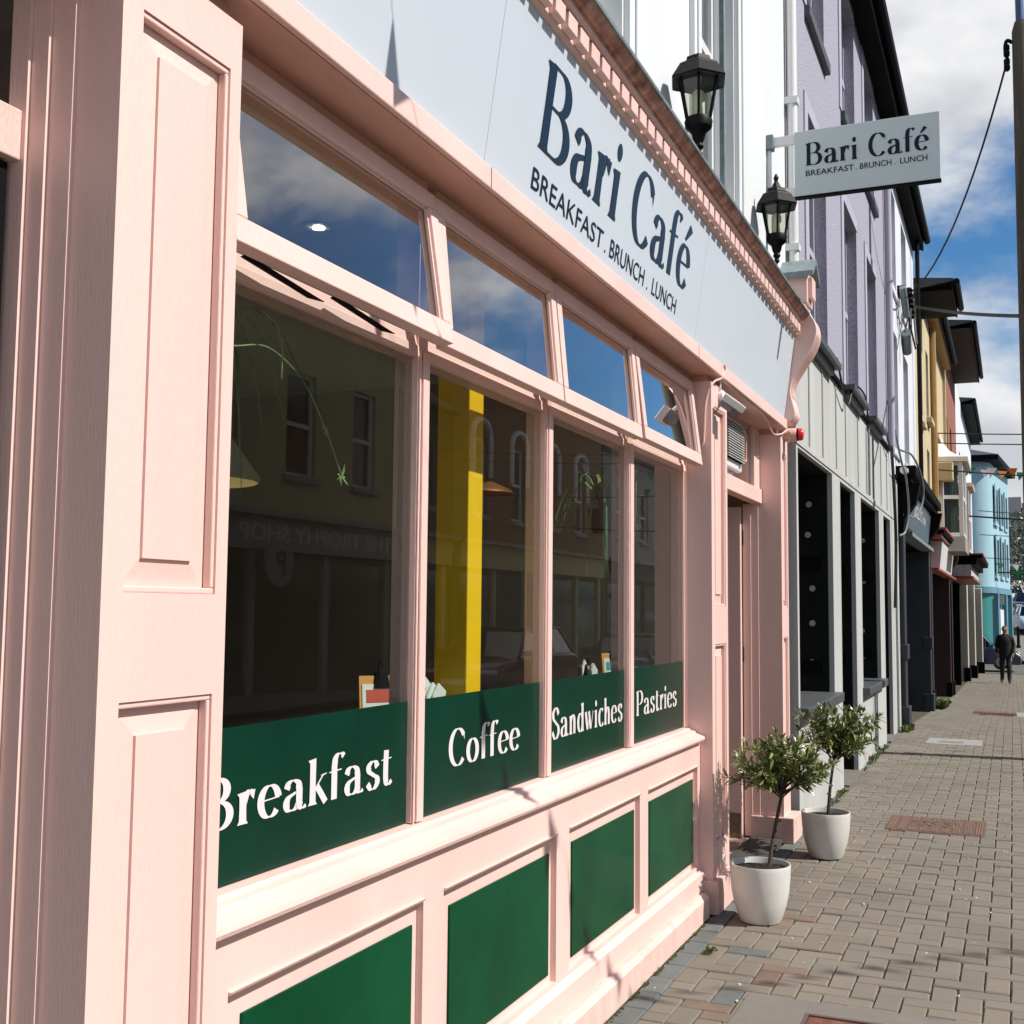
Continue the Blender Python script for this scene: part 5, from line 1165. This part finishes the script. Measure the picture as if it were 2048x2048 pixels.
MB().tube([(16.75, 1.3, 6.05), (17.05, 1.28, 5.7)], .05, 10).build('splice_case', M['slate'], CB, smooth=True)
MB().tube([(17.6, 1.33, 5.6), (18.0, 1.35, 5.4)], .07, 10).build('splice_case', M['slate'], CB, smooth=True)
def wire(a, b, sag, r, label):
    a, b = Vector(a), Vector(b); pts = [a.lerp(b, k/14)-Vector((0, 0, sag*4*(k/14)*(1-k/14))) for k in range(15)]
    return tag(MB().tube(pts, r, 5).build('overhead_wire', M['wire'], None, smooth=True), label, 'wire')
wire((17.35, 1.24, 6.12), (13.72, -.09, 7.70), .45, .012, 'black wire sagging from the white house up to the pole')
wire((17.9, 1.22, 6.05), (13.72, -.15, 4.79), .03, .022, 'thick black cable from the white house to the middle of the pole')
wire((24.8, 1.35, 5.15), (24, -9.0, 5.2), .25, .012, 'thin wire across the street from the ochre house')
wire((24.8, 1.35, 4.95), (24, -9.0, 5.0), .25, .012, 'thin wire across the street just below another')
wire((25.2, 1.33, 4.45), (25, -9.0, 4.3), .3, .014, 'wire from the ochre house above its bay window')
wire((31.2, .95, 3.95), (31, -9.0, 3.9), .25, .022, 'twisted pale cable tied beside the bay window')
wire((45, 1.05, 5.2), (50, -9, 5.6), .3, .015, 'wire crossing high before the aqua building')
wire((46, 1.05, 4.4), (51, -9, 5.0), .3, .015, 'wire crossing before the upper windows of the aqua building')
wire((47, 1.05, 3.6), (52, -9, 4.2), .3, .015, 'wire crossing low before the aqua building')
cable('service_cable', [(15.6, 1.34, 3.9), (15.75, 1.28, 3.5), (16.1, 1.25, 3.3), (16.3, 1.24, 2.9), (16.25, 1.28, 2.62), (16.12, 1.34, 2.55)], .014, 'slate', 'grey service cable looping down beside the black shop sign')
cable('service_cable', [(16.2, 1.33, 3.7), (16.6, 1.2, 3.66), (17.1, 1.12, 3.4), (17.2, 1.12, 3.1), (16.9, 1.2, 2.86), (16.4, 1.32, 2.85)], .014, 'slate', 'grey service cable hanging over the corner of the black sign')
cable('service_cable', [(10.2, 1.34, 3.72), (11.0, 1.36, 3.45), (11.3, 1.33, 3.68), (12.3, 1.34, 3.75), (13.0, 1.37, 3.6), (14.2, 1.34, 3.7), (15.3, 1.35, 3.5)], .010, 'wire', 'black cable strung along the sills of the lilac house')
cable('service_cable', [(15.55, 1.38, 3.7), (15.62, 1.36, 3.0), (15.72, 1.36, 2.4), (15.7, 1.38, 1.6)], .02, 'wire', 'thick black cables running down the corner of the grey ground floor')
M['fl_g'] = paint('green_flag', (0.02, 0.30, 0.10), 0.8, 0.1, 5, 0); M['fl_w'] = paint('white_flag', (0.75, 0.75, 0.75), 0.8, 0.05, 5, 0); M['fl_o'] = paint('orange_flag', (0.72, 0.24, 0.04), 0.8, 0.1, 5, 0)
def bunting(a, b, sag, step, s_, label, seed):
    if b is None:
        path = catmull(a, 12); a, b = path[0], path[-1]; acc = [0]
        for u, v in zip(path, path[1:]): acc.append(acc[-1]+(v-u).length)
        Ln = acc[-1]
        def f_(t):
            t = min(max(t, 0), 1)*Ln
            for k in range(len(path)-1):
                if acc[k+1] >= t: return path[k].lerp(path[k+1], (t-acc[k])/max(acc[k+1]-acc[k], 1e-6))
            return path[-1]
    else:
        a, b = Vector(a), Vector(b); Ln = (b-a).length
        f_ = lambda t: a.lerp(b, t)-Vector((0, 0, sag*4*t*(1-t)))
    T = thing('bunting_string', label, 'bunting', tuple(a), 'green white and orange bunting over the street'); r_ = random.Random(seed)
    MB().tube([f_(k/48) for k in range(49)], .0015, 4).build('string', M['fl_w'], T)
    n = int(Ln/step)
    for k in range(n):
        t0 = (k*step)/Ln; p = f_(t0); q = f_(t0+s_/Ln); mid = (p+q)/2+Vector((r_.uniform(-.25, .25)*s_, r_.uniform(-.25, .25)*s_, -s_*1.25*r_.uniform(.6, 1)))
        MB().face(p, q, mid).build('flag', M[('fl_g', 'fl_w', 'fl_o')[k % 3]], T)
bunting([(1.9, 1.45, 4.2), (2.50, .67, 3.87), (3.80, -1.10, 3.92), (4.72, -2.35, 4.23), (5.15, -3.25, 4.66), (6.55, -6.2, 6.3), (7.3, -9.1, 7.1)], None, .0, .37, .19, 'bunting over the street whose shadow falls across the café front', 1)
bunting((33.5, 1.05, 5.45), (33, -9.0, 6.0), .35, .5, .26, 'bunting strung across the street before the aqua building', 2)
bunting((37.5, 1.3, 5.9), (37, -9.0, 5.6), .3, .5, .26, 'second bunting across the street behind another, before the aqua roof', 3)
bunting((52, .6, 3.6), (52, -9.0, 3.8), .3, .6, .3, 'low far bunting across the street at the side road', 4)
# ---------------------------------------------------------------- potted trees by the café door
M['pot'] = paint('white_plastic_pot', (0.64, 0.63, 0.60), 0.42, 0.03, 7, 0.0, col2=(0.56, 0.545, 0.505))
M['soil'] = paint('potting_soil', (0.020, 0.013, 0.009), 0.95, 0.6, 60, 0.8, 120, speck=0.4, speckcol=(0.16, 0.10, 0.05))
M['bark'] = paint('young_bark', (0.060, 0.045, 0.032), 0.85, 0.4, 40, 0.5, 90)
def leafmat(name, c1, c2):
    mt, n, l, p = newmat(name)
    geo = n.new('ShaderNodeNewGeometry'); rm = n.new('ShaderNodeValToRGB')
    rm.color_ramp.elements[0].color = (*c1, 1); rm.color_ramp.elements[1].color = (*c2, 1); l.new(geo.outputs['Random Per Island'], rm.inputs['Fac']); l.new(rm.outputs['Color'], p.inputs['Base Color'])
    p.inputs['Roughness'].default_value = 0.38; p.inputs['Specular IOR Level'].default_value = 0.6
    p.inputs['Subsurface Weight'].default_value = 0.0
    return mt
M['bay_leaf'] = leafmat('glossy_leaf', (0.050, 0.075, 0.016), (0.23, 0.26, 0.08))
def potted(cx, cy, tb, tt, cc_, rad, seed, label, wild):
    T = thing('potted_tree', label, 'potted tree', (cx, cy, 0), 'potted trees by the café door'); r_ = random.Random(seed)
    prof = [(0.088, 0.002), (0.098, 0.006), (0.110, 0.03), (0.129, 0.09), (0.141, 0.15), (0.1475, 0.21), (0.1505, 0.262), (0.151, 0.280), (0.150, 0.286), (0.145, 0.286), (0.143, 0.278), (0.140, 0.255)]
    MB().lathe(prof, (cx, cy, 0), 56).build('pot', M['pot'], T, smooth=True)
    so = MB(); n = 20
    ring = [[(cx+.139*q/6*math.cos(2*math.pi*k/n), cy+.139*q/6*math.sin(2*math.pi*k/n), .2555+r_.uniform(0, .010)+(.006 if q < 3 else 0)) for k in range(n)] for q in range(1, 7)]
    for a, b in zip(ring, ring[1:]):
        for k in range(n): so.face(a[k], b[k], b[(k+1) % n], a[(k+1) % n])
    so.face(*ring[0]); so.build('soil', M['soil'], T)
    tb, tt, cc_ = Vector(tb), Vector(tt), Vector(cc_)
    tr = MB(); mid = tb.lerp(tt, .5)+Vector((.008, .006, 0)); path = catmull([tb-Vector((0, 0, .04)), tb, mid, tt], 6); tr.tube(path, .0125, 10, .0085)
    for k in range(6):
        u = r_.uniform(.15, .85); p = tb.lerp(tt, u); d = Vector((r_.uniform(-1, 1), r_.uniform(-1, 1), .2)).normalized(); tr.tube([p, p+d*.022], .006, 6)
    twigs = []
    for k in range(46):
        ph = r_.uniform(0, 6.283); el = r_.uniform(-.25, 1.25); d = Vector((math.cos(ph)*math.cos(el), math.sin(ph)*math.cos(el), math.sin(el)))
        ln = r_.uniform(.75, 1.12)
        if r_.random() < wild: ln = 1.35
        end = cc_+Vector((d.x*rad[0]*ln, d.y*rad[1]*ln, d.z*rad[2]*ln-.02)); st = tt.lerp(cc_, r_.uniform(-.1, .4))
        m_ = st.lerp(end, .5)+Vector((r_.uniform(-.02, .02), r_.uniform(-.02, .02), .015))
        tw = catmull([st, m_, end], 5); tr.tube(tw, .0045, 5, .0016); twigs.append(tw)
    tr.build('trunk', M['bark'], T, smooth=True)
    lf = MB()
    def leaf(p, d, up, l, w):
        s_ = d.cross(up)
        if s_.length < 1e-3: s_ = Vector((1, 0, 0))
        s_.normalize(); nn = s_.cross(d).normalized()
        a = p; b = p+d*l*.35+nn*l*.05; c = p+d*l*.75+nn*l*.02; e = p+d*l-nn*l*.06; i = len(lf.v)
        lf.v += [tuple(a), tuple(b-s_*w), tuple(b+s_*w), tuple(c-s_*w*.75), tuple(c+s_*w*.75), tuple(e)]
        lf.f += [(i, i+1, i+2), (i+1, i+3, i+4, i+2), (i+3, i+5, i+4)]; lf.mi += [0, 0, 0]
    for tw in twigs:
        ax = (tw[-1]-tw[0]).normalized()
        for q in range(30):
            u = .30+.70*(q+r_.random())/30; p = tw[min(int(u*(len(tw)-1)), len(tw)-1)].lerp(tw[min(int(u*(len(tw)-1))+1, len(tw)-1)], .5)
            ph = r_.uniform(0, 6.283); o1 = ax.orthogonal().normalized(); o2 = ax.cross(o1); side = o1*math.cos(ph)+o2*math.sin(ph)
            d = (side*r_.uniform(.5, 1.0)+ax*r_.uniform(.3, 1.0)+Vector((0, 0, r_.uniform(-.35, .35)))).normalized()
            leaf(p, d, Vector((r_.uniform(-.6, .6), r_.uniform(-.6, .6), 1)).normalized(), r_.uniform(.042, .085), r_.uniform(.0055, .0095))
        for q in range(5):
            d = (ax+Vector((r_.uniform(-.6, .6), r_.uniform(-.6, .6), r_.uniform(-.2, .6)))).normalized(); leaf(tw[-1], d, Vector((0, 0, 1)), r_.uniform(.035, .055), .006)
    lf.build('crown', M['bay_leaf'], T)
potted(6.00, 1.197, (6.03, 1.158, .255), (6.15, 1.115, .60), (6.20, 1.125, .735), (.235, .235, .165), 31, 'nearer leaning bay tree in a white pot beside the café pilaster', .22)
potted(7.705, 1.120, (7.705, 1.105, .255), (7.73, 1.070, .60), (7.76, 1.045, .775), (.23, .23, .175), 47, 'further upright bay tree in a white pot past the café door', .18)

# ---------------------------------------------------------------- man walking towards us
def person(loc, face, label):
    T = thing('person', label, 'person', loc); T.rotation_euler = (0, 0, face)
    # skeleton in local space: x forward, y left, z up; 1.74 m tall
    J = {'pel': (0, 0, .94, .155, .125), 'bel': (.01, 0, 1.08, .15, .12), 'che': (.0, 0, 1.30, .17, .12), 'nek0': (0, 0, 1.45, .10, .085), 'nek': (.01, 0, 1.51, .058, .058), 'hd0': (.02, 0, 1.57, .066, .075), 'hd1': (.02, 0, 1.65, .080, .095), 'hd2': (.01, 0, 1.715, .055, .062)}
    E = [('pel', 'bel'), ('bel', 'che'), ('che', 'nek0'), ('nek0', 'nek'), ('nek', 'hd0'), ('hd0', 'hd1'), ('hd1', 'hd2')]
    for s_, sd in ((1, 'l'), (-1, 'r')):
        fw = .10*s_
        J.update({'sh'+sd: (0, s_*.185, 1.40, .080, .080), 'el'+sd: (-.04+fw*.4, s_*.245, 1.14, .058, .058), 'wr'+sd: (.08+fw*.4, s_*.225, .93, .042, .042), 'hn'+sd: (.11+fw*.4, s_*.215, .86, .036, .022),
                  'hip'+sd: (0, s_*.095, .88, .105, .105), 'kn'+sd: (.06+fw*1.2, s_*.10, .50, .080, .080), 'an'+sd: (-.02+fw*2.2, s_*.10, .10, .062, .062), 'he'+sd: (-.04+fw*2.2, s_*.10, .045, .042, .042), 'to'+sd: (.15+fw*2.2, s_*.115, .035, .042, .032)})
        E += [('che', 'sh'+sd), ('sh'+sd, 'el'+sd), ('el'+sd, 'wr'+sd), ('wr'+sd, 'hn'+sd), ('pel', 'hip'+sd), ('hip'+sd, 'kn'+sd), ('kn'+sd, 'an'+sd), ('an'+sd, 'he'+sd), ('an'+sd, 'to'+sd)]
        for f_ in range(4):
            a = (-.018+.012*f_); hx, hy, hz = J['hn'+sd][:3]
            J['f%d%s' % (f_, sd)] = (hx+.035-.004*abs(f_-1), hy+s_*a*.6, hz-.045, .009, .009); J['g%d%s' % (f_, sd)] = (hx+.03, hy+s_*a*.6-s_*.01, hz-.085+.006*abs(f_-1), .008, .008)
            E += [('hn'+sd, 'f%d%s' % (f_, sd)), ('f%d%s' % (f_, sd), 'g%d%s' % (f_, sd))]
        hx, hy, hz = J['hn'+sd][:3]; J['th'+sd] = (hx+.03, hy-s_*.035, hz-.01, .010, .010); J['ti'+sd] = (hx+.05, hy-s_*.045, hz-.045, .009, .009); E += [('wr'+sd, 'th'+sd), ('th'+sd, 'ti'+sd)]
    ks = list(J); me = bpy.data.meshes.new('body'); me.from_pydata([J[k][:3] for k in ks], [(ks.index(a), ks.index(b)) for a, b in E], []); me.update()
    o = bpy.data.objects.new('tmp', me); COL.objects.link(o)
    sk = o.modifiers.new('skin', 'SKIN'); sk.use_smooth_shade = True; ss = o.modifiers.new('sub', 'SUBSURF'); ss.levels = 2; ss.render_levels = 2
    for i, k in enumerate(ks):
        v = me.skin_vertices[0].data[i]; v.radius = J[k][3:5]; v.use_root = (k == 'pel')
    bpy.context.view_layer.update()
    m2 = bpy.data.meshes.new_from_object(o.evaluated_get(bpy.context.evaluated_depsgraph_get())); bpy.data.objects.remove(o)
    m2.name = 'body'
    for mt in (M['skin'], M['coat'], M['trouser'], M['shoe']): m2.materials.append(mt)
    for p in m2.polygons:
        c = p.center; p.use_smooth = True
        hand = c.z < .91 and abs(c.y) > .17 and c.z > .68 and c.x > .0
        p.material_index = 0 if (c.z > 1.485 or hand) else (1 if c.z > .86 else (2 if c.z > .085 else 3))
    b = bpy.data.objects.new('body', m2); COL.objects.link(b); b.parent = T
    def ch(mb, n_, m_, **k): q = mb.build(n_, m_, None, **k); q.parent = T; return q
    ct = MB().lathe([(.185, .80), (.180, .90), (.172, 1.05), (.180, 1.25), (.172, 1.36), (.115, 1.44), (.07, 1.50)], (0, 0, 0), 20, cap=False, sx=.82, sy=1.12); ch(ct, 'coat', M['coat'], smooth=True)
    ch(MB().ell((-.012, 0, 1.665), .092, .088, .075, 14, 8), 'hair', M['hair'], smooth=True)
    ch(MB().prism([(.10, 1.60), (.128, 1.612), (.105, 1.655)], 'y', -.014, .014), 'nose', M['skin'], bevel=.004)
    for s_ in (-1, 1):
        ch(MB().ell((.02, s_*.083, 1.63), .018, .01, .03, 8, 6), 'ear', M['skin'], smooth=True); ch(MB().ell((.098, s_*.032, 1.655), .008, .012, .007, 8, 6), 'eye', M['greyink'], smooth=True)
    ch(MB().box(.092, .102, -.025, .025, 1.578, 1.586), 'mouth', M['redink'])
    ch(MB().prism([(.02, .92), (.16, 1.02), (.16, 1.05), (.02, .98)], 'y', -.20, -.19), 'jacket_stripe', M['whitegloss'])
    return T
M['skin'] = plain('skin', (0.42, 0.22, 0.15), 0.55); M['coat'] = paint('black_coat', (0.010, 0.010, 0.011), 0.8, 0.3, 8, 0.2, 40); M['trouser'] = paint('dark_trousers', (0.022, 0.021, 0.022), 0.85, 0.4, 12, 0.2, 40); M['shoe'] = plain('blue_grey_shoe', (0.06, 0.07, 0.10), 0.7); M['hair'] = plain('short_brown_hair', (0.10, 0.055, 0.03), 0.8)
person((38.7, .235, gz(38.7)), R(180), 'man in a black coat and dark trousers walking towards the camera')

# ---------------------------------------------------------------- far trees closing the view
M['fartree'] = leafmat('far_foliage', (0.020, 0.035, 0.010), (0.07, 0.09, 0.03))
def fartree(x, y, h, seed, label):
    T = thing('street_tree', label, 'tree', (x, y, gz(x))); r_ = random.Random(seed); z0 = gz(x)
    tr = MB().tube([(x, y, z0-.2), (x+.1, y, z0+h*.5)], .16, 8, .09)
    for k in range(7):
        a = r_.uniform(0, 6.28); tr.tube([(x+.05, y, z0+h*r_.uniform(.3, .5)), (x+math.cos(a)*h*.22, y+math.sin(a)*h*.22, z0+h*r_.uniform(.55, .85))], .05, 5, .02)
    tr.build('trunk', M['bark'], T)
    lf = MB()
    for k in range(900):
        a = r_.uniform(0, 6.28); u = r_.uniform(-1, 1); rr = r_.random()**.4*h*.30; c = Vector((x+rr*math.cos(a)*math.sqrt(1-u*u), y+rr*math.sin(a)*math.sqrt(1-u*u), z0+h*.66+rr*u*1.1))
        d = Vector((r_.uniform(-1, 1), r_.uniform(-1, 1), r_.uniform(-1, 1))).normalized(); e = d.orthogonal().normalized(); s_ = h*.022
        lf.face(c-d*s_, c+e*s_*.6, c+d*s_, c-e*s_*.6)
    lf.build('crown', M['fartree'], T)
fartree(74, .35, 4.6, 3, 'small dark green tree below the pharmacy cross')
fartree(92, -1.5, 7, 4, 'taller green tree at the top of the far hill')
FH = thing('far_terrace', 'dark terrace of houses closing the far end of the street', 'building', (120, 0, gz(120)))
for k, (y0, y1, h) in enumerate(((-14, -6, 6.5), (-6, -1, 5.6), (-1, 6, 6.2))):
    MB().box(120, 128, y0, y1-.05, gz(120)-1, gz(120)+h).build('wall', M['opgrey'], FH); MB().prism([(119.7, gz(120)+h), (124, gz(120)+h+2), (128.3, gz(120)+h)], 'y', y0, y1-.05).build('roof', M['roofslate'], FH)
    for q in range(2): MB().box(119.95, 119.99, y0+1+q*2.2, y0+2+q*2.2, gz(120)+h*.55, gz(120)+h*.8).build('window', plain_cache('dark_pane'), FH)
